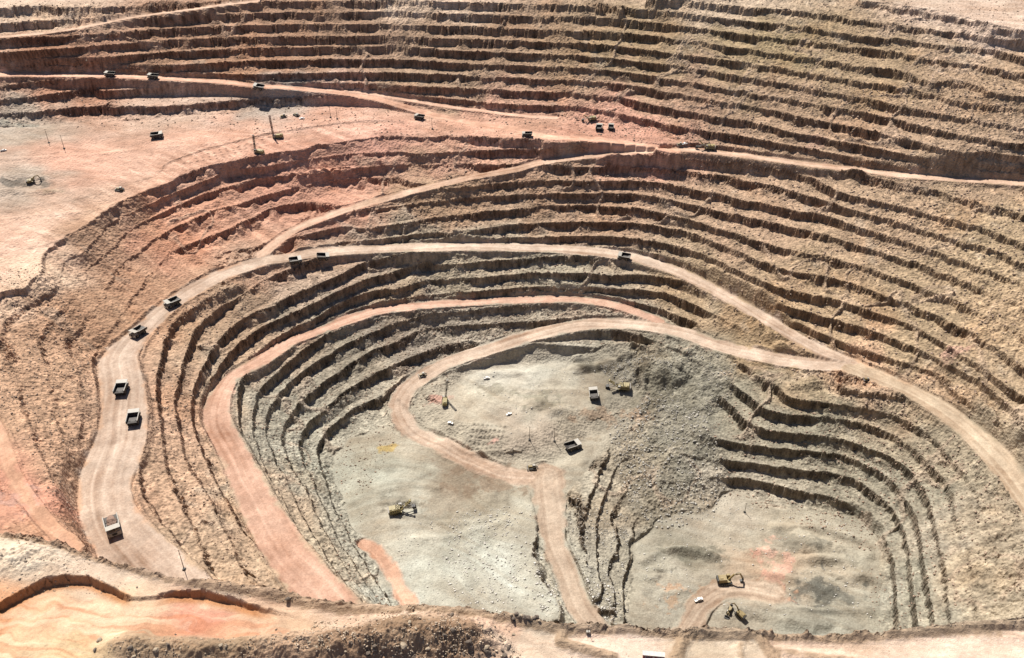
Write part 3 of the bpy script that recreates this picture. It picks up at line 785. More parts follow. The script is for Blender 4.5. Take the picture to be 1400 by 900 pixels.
    lum = c.mean(-1, keepdims=True)
    c = c * .87 + lum * .13
    return np.clip(c * ALB, .02, .85)


# ---------------------------------------------------------------- the ground mesh: one sheet out to the horizon, split by kind of ground
STEP = 0.0013
ncore = 1340
u_core = np.linspace(-1, 1, ncore)
u_out = 1 + 1.6 * np.array([.01, .03, .06, .11, .2, .35, .6, 1.0, 2, 4, 9, 20])
U = np.concatenate([-u_out[::-1], u_core, u_out])
Yc = [170.0]
while Yc[-1] < 1560:
    Yc.append(Yc[-1] * (1 + STEP * (1.0 if Yc[-1] < 600 else .72 if Yc[-1] < 1150 else 2.2)))
Yr = np.array([-4000, -1500, -500, -100, 20, 80, 120, 150] + Yc + [1600, 1680, 1800, 2100, 2700, 4000, 7000, 14000, 30000])
nU, nY = len(U), len(Yr)
YY = np.repeat(Yr[None, :], nU, 0)
XX = U[:, None] * (np.maximum(YY, 100) * .46 + 212)
print('grid', nU, nY, nU * nY)
x = XX.ravel(); y = YY.ravel()
z, A = height(x, y)
add = extras(x, y, z, A['near'])
hol = holes(x, y)
z = z + add + hol * 1.0
z = scarp(x, y, z)
nm_ = A['near'] > 0.3
z = z + A['near'] * (fbm(x, y, 9, 3, 221) * .25 + fbm(x, y, 1.2, 1, 227) * .1 * (1 + np.clip(add, 0, 5)) + fbm(x, y, 2, 2, 223) * .12 * (1 + np.clip(add, 0, 6) * 1.1) + np.clip(add - 1.5, 0, 4) * fbm(x, y, 5, 3, 225) * .5)
far = smooth(1500, 2200, np.hypot(x, y)) 
z = z + far * fbm(x, y, 900, 3, 231) * 30
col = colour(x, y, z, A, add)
col = col * (1 - .35 * hol[:, None])
print('height', round(time.time() - T0, 1))

rid_v = samp_near(f_id, g2, x, y)
kind = np.zeros(x.shape, np.int8)                         # 0 wall, 1 road, 2 floor, 3 plain, 4 near rim
kind[(A['fl'] < 0) & (samp_near(f_fz, g2, x, y) < -50)] = 2
kind[(A['fl'] < 0) & (samp_near(f_fz, g2, x, y) > -50)] = 3
kind[(A['rd'] < 0) & (rid_v > 0)] = 1
kind[A['near'] > .5] = 4
co = np.stack([x, y, z], -1).astype(np.float32)
idx = np.arange(nU * nY).reshape(nU, nY)
quads = np.stack([idx[:-1, :-1], idx[1:, :-1], idx[1:, 1:], idx[:-1, 1:]], -1).reshape(-1, 4)
qk = kind[quads[:, 0]]


# ---------------------------------------------------------------- materials
def mat(name, base=(.5, .5, .5), rough=.85, metal=0.0, var=.12, scale=2.0):
    m = bpy.data.materials.new(name)
    m.use_nodes = True
    nt = m.node_tree
    b_ = nt.nodes['Principled BSDF']
    b_.inputs['Roughness'].default_value = rough
    b_.inputs['Metallic'].default_value = metal
    n = nt.nodes.new('ShaderNodeTexNoise'); n.inputs['Scale'].default_value = scale; n.inputs['Detail'].default_value = 5
    tc = nt.nodes.new('ShaderNodeTexCoord')
    nt.links.new(tc.outputs['Object'], n.inputs['Vector'])
    r = nt.nodes.new('ShaderNodeValToRGB')
    r.color_ramp.elements[0].position = .3; r.color_ramp.elements[1].position = .7
    r.color_ramp.elements[0].color = tuple(v * (1 - var) for v in base) + (1,)
    r.color_ramp.elements[1].color = tuple(min(1, v * (1 + var)) for v in base) + (1,)
    nt.links.new(n.outputs['Fac'], r.inputs['Fac'])
    nt.links.new(r.outputs['Color'], b_.inputs['Base Color'])
    return m


def ground_mat(name, bump, grain):
    m = bpy.data.materials.new(name)
    m.use_nodes = True
    nt = m.node_tree
    N, L = nt.nodes, nt.links
    b_ = N['Principled BSDF']
    b_.inputs['Roughness'].default_value = .95
    b_.inputs['Specular IOR Level'].default_value = .15
    a = N.new('ShaderNodeAttribute'); a.attribute_name = 'rock'
    geo = N.new('ShaderNodeNewGeometry')
    n1 = N.new('ShaderNodeTexNoise'); n1.inputs['Scale'].default_value = grain; n1.inputs['Detail'].default_value = 6; n1.inputs['Roughness'].default_value = .7
    n2 = N.new('ShaderNodeTexVoronoi'); n2.inputs['Scale'].default_value = grain * .9
    L.new(geo.outputs['Position'], n1.inputs['Vector']); L.new(geo.outputs['Position'], n2.inputs['Vector'])
    mr = N.new('ShaderNodeMapRange'); mr.inputs['From Min'].default_value = .3; mr.inputs['From Max'].default_value = .7
    mr.inputs['To Min'].default_value = .78; mr.inputs['To Max'].default_value = 1.2
    L.new(n1.outputs['Fac'], mr.inputs['Value'])
    mx = N.new('ShaderNodeVectorMath'); mx.operation = 'SCALE'
    L.new(a.outputs['Color'], mx.inputs[0]); L.new(mr.outputs['Result'], mx.inputs['Scale'])
    L.new(mx.outputs['Vector'], b_.inputs['Base Color'])
    ad = N.new('ShaderNodeMath'); ad.operation = 'ADD'
    L.new(n1.outputs['Fac'], ad.inputs[0]); L.new(n2.outputs['Distance'], ad.inputs[1])
    bp = N.new('ShaderNodeBump'); bp.inputs['Strength'].default_value = bump; bp.inputs['Distance'].default_value = 1.0
    L.new(ad.outputs['Value'], bp.inputs['Height'])
    L.new(bp.outputs['Normal'], b_.inputs['Normal'])
    return m


M_wall = ground_mat('blasted_rock', .9, .45)
M_road = ground_mat('packed_road_dust', .18, .8)
M_floor = ground_mat('pit_floor_dust', .35, .7)
M_near = ground_mat('near_rim_soil', .3, 1.6)


def sheet(name, sel, m, kindname='structure'):
    q = quads[sel]
    used, inv = np.unique(q, return_inverse=True)
    q = inv.reshape(-1, 4).astype(np.int32)
    me = bpy.data.meshes.new(name)
    me.vertices.add(len(used)); me.loops.add(q.size); me.polygons.add(len(q))
    me.vertices.foreach_set('co', co[used].ravel())
    me.loops.foreach_set('vertex_index', q.ravel())
    me.polygons.foreach_set('loop_start', np.arange(0, q.size, 4, dtype=np.int32))
    me.polygons.foreach_set('use_smooth', np.full(len(q), kindname != 'flat'))
    me.update(calc_edges=True)
    at = me.attributes.new('rock', 'FLOAT_COLOR', 'POINT')
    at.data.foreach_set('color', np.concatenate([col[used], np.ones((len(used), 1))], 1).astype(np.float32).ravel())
    me.materials.append(m)
    o = bpy.data.objects.new(name, me)
    o['kind'] = 'structure'
    COL.objects.link(o)
    return o


sheet('terrain', (qk == 0) | (qk == 3), M_wall, 'flat')
sheet('haul_road', qk == 1, M_road)
sheet('pit_floor_ground', qk == 2, M_floor)
sheet('near_rim_ground', qk == 4, M_near, 'flat')
print('mesh', round(time.time() - T0, 1))

# ---------------------------------------------------------------- finding the ground under a surveyed point


def ground_z(xs, ys):
    xs = np.asarray(xs, float); ys = np.asarray(ys, float)
    z_, A_ = height(xs, ys)
    z_ = z_ + extras(xs, ys, z_, A_['near'])
    return scarp(xs, ys, z_)


def put(px, py, k):
    """the ground point seen at a surveyed picture position, near level k"""
    a = np.array(W(px, py, k)); o_ = np.array([0, 0, CAMZ])
    d = (a - o_); L = np.linalg.norm(d); d = d / L
    ts = np.linspace(L * .93, L * 1.08, 260)
    P = o_ + ts[:, None] * d
    g_ = ground_z(P[:, 0], P[:, 1])
    below = np.where(P[:, 2] < g_)[0]
    i = below[0] if len(below) else int(np.argmin(np.abs(P[:, 2] - g_)))
    return Vector((P[i, 0], P[i, 1], g_[i]))


# ---------------------------------------------------------------- shapes
def frame(d, roll_up=Vector((0, 0, 1))):
    d = d.normalized()
    s_ = d.cross(roll_up)
    if s_.length < 1e-4:
        s_ = Vector((1, 0, 0))
    s_.normalize()
    return s_, s_.cross(d).normalized()


class MB:
    def __init__(s):
        s.b = bmesh.new()

    def box(s, x0, x1, y0, y1, z0, z1, tx=0, ty=0, tz=0):
        """box; tx, ty draw the top in"""
        v = [s.b.verts.new(p) for p in [(x0, y0, z0), (x1, y0, z0), (x1, y1, z0), (x0, y1, z0), (x0 + tx, y0 + ty, z1), (x1 - tx, y0 + ty, z1), (x1 - tx, y1 - ty, z1), (x0 + tx, y1 - ty, z1)]]
        for f in [(0, 3, 2, 1), (4, 5, 6, 7), (0, 1, 5, 4), (1, 2, 6, 5), (2, 3, 7, 6), (3, 0, 4, 7)]:
            s.b.faces.new([v[i] for i in f])
        return s

    def prism(s, prof, y0, y1):
        """profile of (x, z) points extruded along y"""
        a = [s.b.verts.new((p[0], y0, p[1])) for p in prof]
        c = [s.b.verts.new((p[0], y1, p[1])) for p in prof]
        n = len(prof)
        s.b.faces.new(a); s.b.faces.new(c[::-1])
        for i in range(n):
            s.b.faces.new([a[i], c[i], c[(i + 1) % n], a[(i + 1) % n]])
        return s

    def bar(s, p, q, w, h=None, w2=None):
        p, q = Vector(p), Vector(q)
        h = h or w; w2 = w2 or w; k = w2 / w
        a, u = frame(q - p)
        r = []
        for c, f in ((p, 1), (q, k)):
            r.append([s.b.verts.new(c + a * sx * w * f / 2 + u * sy * h * f / 2) for sx, sy in ((-1, -1), (1, -1), (1, 1), (-1, 1))])
        for i in range(4):
            s.b.faces.new([r[0][i], r[0][(i + 1) % 4], r[1][(i + 1) % 4], r[1][i]])
        s.b.faces.new(r[0][::-1]); s.b.faces.new(r[1])
        return s

    def cyl(s, p, q, r0, r1=None, n=18):
        p, q = Vector(p), Vector(q)
        r1 = r0 if r1 is None else r1
        a, u = frame(q - p)
        A_ = [s.b.verts.new(p + (a * math.cos(t) + u * math.sin(t)) * r0) for t in [2 * math.pi * i / n for i in range(n)]]
        B_ = [s.b.verts.new(q + (a * math.cos(t) + u * math.sin(t)) * r1) for t in [2 * math.pi * i / n for i in range(n)]]
        for i in range(n):
            s.b.faces.new([A_[i], A_[(i + 1) % n], B_[(i + 1) % n], B_[i]])
        s.b.faces.new(A_[::-1]); s.b.faces.new(B_)
        return s

    def tyre(s, c, r, w, rin, n=20):
        """open tyre ring, axle along y"""
        prof = [(rin, -w * .42), (r * .93, -w / 2), (r, -w * .38), (r, w * .38), (r * .93, w / 2), (rin, w * .42)]
        rings = []
        for i in range(n):
            t = 2 * math.pi * i / n
            k = 1.0 if i % 2 else .975
            rings.append([s.b.verts.new((c[0] + rr * k * math.cos(t), c[1] + yy, c[2] + rr * k * math.sin(t))) for rr, yy in prof])
        m = len(prof)
        for i in range(n):
            for j in range(m):
                s.b.faces.new([rings[i][j], rings[(i + 1) % n][j], rings[(i + 1) % n][(j + 1) % m], rings[i][(j + 1) % m]])
        return s

    def build(s, name, m, parent=None):
        bmesh.ops.recalc_face_normals(s.b, faces=s.b.faces)
        me = bpy.data.meshes.new(name)
        s.b.to_mesh(me); s.b.free()
        me.materials.append(m)
        o = bpy.data.objects.new(name, me)
        COL.objects.link(o)
        if parent is not None:
            o.parent = parent
        return o


def thing(name):
    o = bpy.data.objects.new(name, None)
    o.empty_display_size = 2
    COL.objects.link(o)
    return o


def tag(o, label, cat, group=None):
    o['label'] = label
    o['category'] = cat
    if group:
        o['group'] = group
    return o


def copy_tree(o, parent=None):
    c = o.copy()
    COL.objects.link(c)
    if parent is not None:
        c.parent = parent
    for ch in list(o.children):
        copy_tree(ch, c)
    return c


def seat(o, px, py, k, heading, scale=1.0, half=(5, 3)):
    """stand a thing on the ground at a surveyed point, tilted with the ground; heading: degrees from +X (right), 90 = away"""
    p = put(px, py, k)
    h = math.radians(heading)
    f = Vector((math.cos(h), math.sin(h), 0)); l = Vector((-f.y, f.x, 0))
    a, b_ = half[0] * scale, half[1] * scale
    q = [p + f * a, p - f * a, p + l * b_, p - l * b_]
    g_ = ground_z([v.x for v in q] + [p.x], [v.y for v in q] + [p.y])
    fz_ = max(-.2, min(.2, (g_[0] - g_[1]) / (2 * a))); lz = max(-.15, min(.15, (g_[2] - g_[3]) / (2 * b_)))
    X_ = (f + Vector((0, 0, fz_))).normalized()
    Z_ = X_.cross((l + Vector((0, 0, lz))).normalized()).normalized()
    Y_ = Z_.cross(X_)
    base = float(np.mean(g_))
    M = Matrix((X_, Y_, Z_)).transposed().to_4x4()
    o.matrix_world = Matrix.Translation((p.x, p.y, base)) @ M @ Matrix.Scale(scale, 4)
    return o


m_cream = mat('dusty_cream_paint', (.29, .265, .22), .6, 0, .12, .5)
m_grey = mat('dusty_grey_steel', (.20, .18, .155), .65, .1, .18, .6)
m_bed = mat('worn_bed_steel', (.045, .038, .032), .6, .2, .25, .5)
m_dark = mat('dark_greasy_steel', (.035, .033, .03), .6, .2, .3, .8)
m_tyre = mat('dusty_black_rubber', (.028, .026, .024), .9, 0, .25, 1.2)
m_rim = mat('dusty_rim_paint', (.20, .17, .11), .7, 0, .15, 1.5)
m_yell = mat('dusty_yellow_paint', (.23, .17, .07), .55, 0, .15, .7)
m_oliv = mat('dusty_ochre_machine_paint', (.26, .21, .09), .6, 0, .2, .7)
m_glass = mat('dark_cab_glass', (.02, .022, .025), .15, 0, .1, 1)
m_white = mat('white_vehicle_paint', (.75, .73, .69), .45, 0, .06, .8)
m_red = mat('dark_red_wall_sheeting', (.16, .035, .03), .6, 0, .15, .9)
m_wood = mat('weathered_pole_timber', (.10, .075, .055), .9, 0, .2, 2)
m_conc = mat('grey_concrete_block', (.30, .28, .25), .9, 0, .12, 1.5)
m_lamp = mat('lamp_glass', (.7, .7, .62), .2, 0, .05, 1)
m_mast = mat('rust_brown_mast_steel', (.13, .055, .04), .7, .1, .2, .6)


def make_haul_truck():
    r = thing('haul_truck')
    f = MB()
    f.box(-6.3, 6.4, -1.5, -.9, 1.7, 2.7); f.box(-6.3, 6.4, .9, 1.5, 1.7, 2.7)
    for x_ in (-5.4, -2.6, .6, 3.6):
        f.box(x_, x_ + .7, -1.6, 1.6, 1.5, 2.5)
    f.cyl((-3.6, -3.9, 1.9), (-3.6, 3.9, 1.9), .6); f.cyl((4.2, -3.0, 1.9), (4.2, 3.0, 1.9), .4)
    f.build('chassis', m_dark, r)
    d_ = MB()
    d_.box(2.9, 7.5, -4.1, 4.1, 3.75, 4.0)
    d_.box(7.0, 7.6, -4.0, 4.0, 1.3, 1.9)
    d_.box(7.2, 7.5, -4.0, -1.7, 1.9, 3.8); d_.box(7.2, 7.5, 1.7, 4.0, 1.9, 3.8)
    dk = d_.build('front_deck', m_cream, r)
    h = MB(); h.bar((7.45, -4.0, 4.9), (7.45, 4.0, 4.9), .09); h.bar((3.0, -4.05, 4.9), (7.45, -4.05, 4.9), .09)
    for y_ in (-4, -2.4, -.8, .8, 2.4, 4):
        h.bar((7.45, y_, 4.0), (7.45, y_, 4.9), .09)
    h.build('handrail', m_yell, dk)
    g_ = MB(); g_.box(5.2, 7.55, -1.65, 1.65, 1.9, 3.7)
    en = g_.build('engine_hood', m_cream, r)
    g_ = MB(); g_.box(7.56, 7.68, -1.4, 1.4, 2.0, 3.6)
    for i in range(6):
        g_.box(7.68, 7.74, -1.35, 1.35, 2.1 + i * .25, 2.2 + i * .25)
    g_.build('radiator_grille', m_dark, en)
    c_ = MB(); c_.box(4.2, 6.6, 1.0, 3.5, 4.0, 6.1, .12, .1)
    cb = c_.build('cab', m_cream, r)
    c_ = MB(); c_.box(6.58, 6.64, 1.25, 3.25, 4.9, 5.8); c_.box(4.6, 6.3, 3.44, 3.5, 4.9, 5.8); c_.box(4.6, 6.3, 1.0, 1.06, 4.9, 5.8)
    c_.build('window', m_glass, cb)
    t_ = MB(); t_.cyl((.2, 2.2, 2.3), (3.0, 2.2, 2.3), .85); t_.build('fuel_tank', m_cream, r)
    t_ = MB()
    for i in range(7):
        t_.bar((7.7, -3.4, 1.0 + i * .45), (7.7, -2.6, 1.0 + i * .45), .08)
    t_.bar((7.7, -3.4, .9), (7.7, -3.4, 4.0), .08); t_.bar((7.7, -2.6, .9), (7.7, -2.6, 4.0), .08)
    t_.build('ladder', m_yell, r)
    # the dump bed: floor rising to the rear, tall flared sides, headboard and canopy over the cab
    b_ = MB()
    fl_ = [(-7.6, 4.5), (-4.0, 3.3), (2.6, 3.0), (2.6, 3.35), (-4.0, 3.65), (-7.6, 4.8)]
    b_.prism(fl_, -3.7, 3.7)
    for sg in (-1, 1):
        y0, y1 = sg * 3.75, sg * 4.15
        side = [(-7.7, 4.4), (-4.0, 3.2), (2.7, 2.9), (3.4, 6.3), (-6.8, 6.0)]
        b_.prism(side, min(y0, y1), max(y0, y1))
        for x_ in (-6.2, -4.2, -2.2, -.2, 1.8):
            b_.box(x_, x_ + .35, min(sg * 4.15, sg * 4.38), max(sg * 4.15, sg * 4.38), 3.5, 6.0)
    b_.prism([(2.5, 3.0), (2.9, 3.0), (3.7, 6.5), (3.3, 6.5)], -3.75, 3.75)
    for i in range(5):
        b_.box(-6.0 + i * 1.9, -5.7 + i * 1.9, -3.6, 3.6, 2.85 + (.45 if i < 1 else 0), 3.15 + (.45 if i < 1 else 0))
    bd_ = b_.build('dump_bed', m_bed, r)
    q = MB().prism([(3.0, 6.36), (7.3, 6.75), (7.3, 7.0), (3.0, 6.66)], -4.25, 4.25)
    for sg in (-1, 1):
        q.box(-7.0, 3.0, min(sg * 3.95, sg * 4.42), max(sg * 3.95, sg * 4.42), 6.02, 6.4)
    q.build('canopy', m_cream, bd_)
    for (x_, y_, w_) in ((4.2, 3.35, 1.25), (4.2, -3.35, 1.25), (-3.6, 3.55, 1.25), (-3.6, 2.15, 1.2), (-3.6, -3.55, 1.25), (-3.6, -2.15, 1.2)):
        w = MB().tyre((x_, y_, 1.9), 1.9, w_, .95).build('wheel', m_tyre, r)
        s_ = 1 if y_ > 0 else -1
        q = MB(); q.cyl((x_, y_ - .35, 1.9), (x_, y_ + .35, 1.9), .97); q.cyl((x_, y_ + s_ * .35, 1.9), (x_, y_ + s_ * .52, 1.9), .45, .35)
        q.build('rim', m_rim, w)
    for y_ in (-2.2, 2.2, -3.0, 3.0):
        MB().box(7.62, 7.74, y_ - .22, y_ + .22, 2.2, 2.55).build('headlight', m_lamp, r)
    return r


def tracks(r, L, gauge, w, h, m=m_dark):
    for sg in (-1, 1):
        t_ = MB()
        c0 = sg * gauge / 2
        R_ = h / 2
        prof = []
        for i in range(9):
            a = math.pi / 2 + math.pi * i / 8
            prof.append((-L / 2 + R_ + R_ * math.cos(a), R_ + R_ * math.sin(a)))
        for i in range(9):
            a = -math.pi / 2 + math.pi * i / 8
            prof.append((L / 2 - R_ + R_ * math.cos(a), R_ + R_ * math.sin(a)))
        t_.prism(prof, c0 - w / 2, c0 + w / 2)
        n = int(L / .9)
        for i in range(n):
            x_ = -L / 2 + R_ + (L - 2 * R_) * i / max(1, n - 1)
            t_.box(x_ - .18, x_ + .18, c0 - w / 2 - .03, c0 + w / 2 + .03, h - .02, h + .1)
        tr_ = t_.build('crawler_track', m_dark, r)
        q = MB()
        for i in range(5):
            x_ = -L / 2 + R_ + (L - 2 * R_) * i / 4
            q.cyl((x_, c0 + sg * w / 2, R_), (x_, c0 + sg * (w / 2 + .12), R_), R_ * .5, n=12)
        q.build('track_roller', m_grey, tr_)


def make_rope_shovel():
    r = thing('rope_shovel')
    tracks(r, 10.5, 7.6, 2.0, 2.0)
    MB().box(-3.6, 3.6, -2.9, 2.9, .9, 2.2).cyl((0, 0, 2.2), (0, 0, 2.9), 3.2).build('carbody', m_dark, r)
    h = MB().box(-9.0, 3.6, -4.2, 4.2, 2.9, 3.3).box(-8.8, 2.4, -3.5, 3.5, 3.3, 7.6, .15, .25)
    h.box(-8.4, -5.5, -2.4, 2.4, 7.6, 8.3); h.box(-4.2, -1.6, -2.4, 2.4, 7.6, 8.1)
    hs = h.build('machinery_house', m_oliv, r)
    d_ = MB()
    for i in range(4):
        d_.box(-7.6 + i * 2.2, -6.4 + i * 2.2, -3.55, -3.3, 4.2, 5.8); d_.box(-7.6 + i * 2.2, -6.4 + i * 2.2, 3.3, 3.55, 4.2, 5.8)
    d_.build('louvre_panel', m_dark, hs)
    c_ = MB().box(1.2, 4.2, 2.2, 4.6, 5.4, 8.2, .1, .1).build('cab', m_cream, r)
    MB().box(4.12, 4.24, 2.4, 4.4, 6.4, 7.7).box(1.6, 3.9, 4.52, 4.64, 6.4, 7.7).build('window', m_glass, c_)
    MB().box(-10.0, -8.8, -4.0, 4.0, 2.7, 6.2).build('counterweight', m_grey, r)
    b_ = MB()
    b_.bar((2.6, -1.4, 3.0), (13.4, -.9, 12.6), .9, 1.3, .6); b_.bar((2.6, 1.4, 3.0), (13.4, .9, 12.6), .9, 1.3, .6)
    for i in range(5):
        t = .12 + i * .19
        x_, z_ = 2.6 + 10.8 * t, 3.0 + 9.6 * t
        b_.bar((x_, -1.5, z_), (x_, 1.5, z_), .45)
    b_.cyl((13.6, -1.2, 12.8), (13.6, 1.2, 12.8), 1.0)
    b_.build('boom', m_oliv, r)
    g_ = MB()
    for y_ in (-1.8, 1.8):
        g_.bar((-2.2, y_, 7.6), (-.6, y_ * .6, 12.0), .4); g_.bar((1.6, y_, 7.4), (-.6, y_ * .6, 12.0), .4)
    g_.bar((-.6, -1.3, 12.0), (-.6, 1.3, 12.0), .5)
    g_.build('gantry', m_grey, r)
    s_ = MB()
    for y_ in (-1.9, 1.9):
        s_.bar((5.4, y_, 7.2), (14.5, y_ * .8, 3.6), .55, .8)
    s_.cyl((7.4, -2.2, 6.9), (7.4, 2.2, 6.9), .9)
    s_.build('dipper_stick', m_grey, r)
    q = MB()
    q.prism([(14.0, 4.6), (17.4, 4.4), (18.2, 1.2), (17.8, 1.2), (17.0, 4.0), (14.4, 4.1)], -2.0, 2.0)
    q.prism([(14.0, 4.6), (14.4, 4.4), (15.2, 1.2), (14.7, 1.2)], -2.0, 2.0)
    for y_ in (-2.0, 1.75):
        q.prism([(14.0, 4.6), (17.4, 4.4), (18.2, 1.2), (14.8, 1.2)], y_, y_ + .25)
    for i in range(5):
        q.box(17.7, 18.3, -1.8 + i * .8, -1.45 + i * .8, .5, 1.25, .15, .08)
    q.build('dipper_bucket', m_dark, r)
    c_ = MB()
    for y_ in (-.7, .7):
        c_.cyl((13.6, y_, 13.7), (15.6, y_, 4.6), .09, n=6); c_.cyl((13.4, y_, 13.6), (-.6, y_, 12.1), .1, n=6); c_.cyl((13.2, y_, 12.4), (1.4, y_, 7.6), .09, n=6)
    c_.build('hoist_cable', m_dark, r)
    st = MB()
    for i in range(8):
        st.box(-6.0 + i * .5, -5.5 + i * .5, -4.9, -4.2, .6 + i * .33, .72 + i * .33)
    st.build('boarding_stair', m_yell, r)
    return r


def make_excavator():
    r = thing('excavator')
    tracks(r, 6.6, 4.6, 1.0, 1.5)
    MB().box(-1.8, 1.8, -1.8, 1.8, .7, 1.6).cyl((0, 0, 1.6), (0, 0, 1.9), 1.5).build('undercarriage', m_dark, r)
    MB().box(-4.4, 2.2, -2.2, 2.2, 1.9, 2.3).box(-4.2, .4, -2.1, 2.1, 2.3, 4.1, .15, .15).box(-3.6, -1.6, -1.2, 1.2, 4.1, 4.5, .1, .1).build('upper_body', m_yell, r)
    MB().box(-5.2, -4.2, -2.1, 2.1, 1.9, 3.9, .15).build('counterweight', m_dark, r)
    c_ = MB().box(.5, 2.6, .8, 2.3, 2.3, 4.6, .12, .08).build('cab', m_yell, r)
    MB().box(2.5, 2.64, .95, 2.15, 3.0, 4.3).box(.8, 2.3, 2.22, 2.34, 3.2, 4.3).build('window', m_glass, c_)
    MB().bar((1.6, -.3, 2.6), (4.4, -.3, 6.6), .8, 1.0, .7).bar((4.2, -.3, 6.4), (8.2, -.3, 6.9), .7, .9, .5).build('boom', m_yell, r)
    MB().bar((7.6, -.3, 7.3), (9.3, -.3, 2.6), .5, .8, .4).build('stick', m_yell, r)
    MB().prism([(8.9, 2.9), (10.0, 2.6), (9.8, 1.0), (8.6, .3), (7.9, .9), (8.3, 1.1), (9.2, 1.4), (9.2, 2.3)], -1.1, .5).build('bucket', m_dark, r)
    MB().cyl((2.6, -.3, 3.2), (4.6, -.3, 5.8), .16, n=8).cyl((5.0, -.3, 7.3), (7.6, -.3, 7.9), .16, n=8).cyl((8.0, -.3, 6.9), (9.7, -.3, 3.2), .13, n=8).build('hydraulic_cylinder', m_grey, r)
    return r


def make_drill_rig(mast_h, mat_mast):
    r = thing('drill_rig')
    tracks(r, 7.0, 4.6, 1.0, 1.4)
    MB().box(-6.4, 5.4, -2.3, 2.3, 1.6, 2.1).box(-6.0, 1.6, -2.0, 2.0, 2.1, 4.6, .1, .1).box(-5.2, -3.2, -1.4, 1.4, 4.6, 5.2).build('machine_deck', m_oliv, r)
    c_ = MB().box(2.0, 4.6, .4, 2.5, 2.1, 4.7, .1, .1).build('cab', m_cream, r)
    MB().box(4.5, 4.66, .6, 2.3, 3.1, 4.4).box(2.3, 4.2, 2.4, 2.54, 3.1, 4.4).build('window', m_glass, c_)
    for (a, b_) in ((-5.8, -1.9), (-5.8, 1.9), (4.8, -1.9), (4.8, 1.9)):
        MB().cyl((a, b_, .15), (a, b_, 1.8), .22, n=10).cyl((a, b_, .02), (a, b_, .18), .6, n=12).build('levelling_jack', m_grey, r)
    MB().box(4.0, 6.2, -1.5, .1, .3, 1.7, .1, .1).build('dust_hood', m_dark, r)
    m_ = MB()
    for (a, b_) in ((4.2, -1.4), (5.8, -1.4), (4.2, 0), (5.8, 0)):
        m_.bar((a, b_, 1.6), (a, b_, mast_h), .26)
    n = int((mast_h - 2) / 1.6)
    for i in range(n):
        z0 = 2 + i * 1.6; z1 = z0 + 1.6
        m_.bar((4.2, -1.4, z0), (5.8, -1.4, z1), .13); m_.bar((4.2, 0, z1), (5.8, 0, z0), .13)
        m_.bar((4.2, -1.4, z1), (4.2, 0, z0), .13); m_.bar((5.8, -1.4, z0), (5.8, 0, z1), .13)
    m_.box(4.1, 5.9, -1.5, .1, mast_h - .4, mast_h)
    ms = m_.build('drill_mast', mat_mast, r)
    MB().cyl((5.0, -.7, .4), (5.0, -.7, mast_h - 1), .2, n=8).box(4.4, 5.6, -1.2, -.2, mast_h * .45, mast_h * .45 + 1.6).build('drill_string', m_dark, ms)
    return r


def make_bulldozer():
    r = thing('bulldozer')
    tracks(r, 5.6, 3.4, .8, 1.5)
    MB().box(-2.2, 2.8, -1.2, 1.2, .8, 1.8).box(.2, 3.0, -.85, .85, 1.8, 2.7, .15, .1).build('body', m_yell, r)
    c_ = MB().box(-1.9, .3, -1.0, 1.0, 1.8, 3.7, .15, .1).build('cab', m_cream, r)
    MB().box(-1.6, .1, -1.02, -.9, 2.5, 3.4).box(-1.6, .1, .9, 1.02, 2.5, 3.4).build('window', m_glass, c_)
    MB().prism([(3.6, .1), (4.0, .1), (3.75, .9), (4.0, 1.9), (3.6, 1.9), (3.45, .9)], -2.5, 2.5).bar((1.2, -2.1, .8), (3.6, -2.1, .7), .3).bar((1.2, 2.1, .8), (3.6, 2.1, .7), .3).build('blade', m_grey, r)
    MB().bar((-2.6, 0, 1.6), (-3.8, 0, 1.5), .6).bar((-3.7, 0, 1.8), (-3.7, 0, .1), .3).build('ripper', m_dark, r)
    return r


def make_loader():
    r = thing('wheel_loader')
    MB().box(-4.2, -.4, -1.3, 1.3, 1.3, 3.2, .15, .15).box(-.2, 2.4, -1.0, 1.0, 1.2, 2.4).build('body', m_yell, r)
    c_ = MB().box(-.9, 1.0, -.95, .95, 3.0, 4.7, .1, .1).build('cab', m_yell, r)
    MB().box(.9, 1.03, -.8, .8, 3.4, 4.5).box(-.7, .8, -.97, -.87, 3.4, 4.5).box(-.7, .8, .87, .97, 3.4, 4.5).build('window', m_glass, c_)
    MB().bar((1.4, -.9, 2.4), (5.0, -.9, 1.0), .35, .5).bar((1.4, .9, 2.4), (5.0, .9, 1.0), .35, .5).build('lift_arm', m_yell, r)
    MB().prism([(4.8, 1.9), (5.1, 1.9), (5.3, .5), (6.9, .3), (6.9, .1), (4.9, .1), (4.5, .9)], -2.1, 2.1).build('bucket', m_dark, r)
    for (a, b_) in ((-2.6, 1.5), (-2.6, -1.5), (1.9, 1.5), (1.9, -1.5)):
        w = MB().tyre((a, b_, 1.2), 1.2, .9, .6).build('wheel', m_tyre, r)
        MB().cyl((a, b_ - .25, 1.2), (a, b_ + .25, 1.2), .61).build('rim', m_yell, w)
    return r


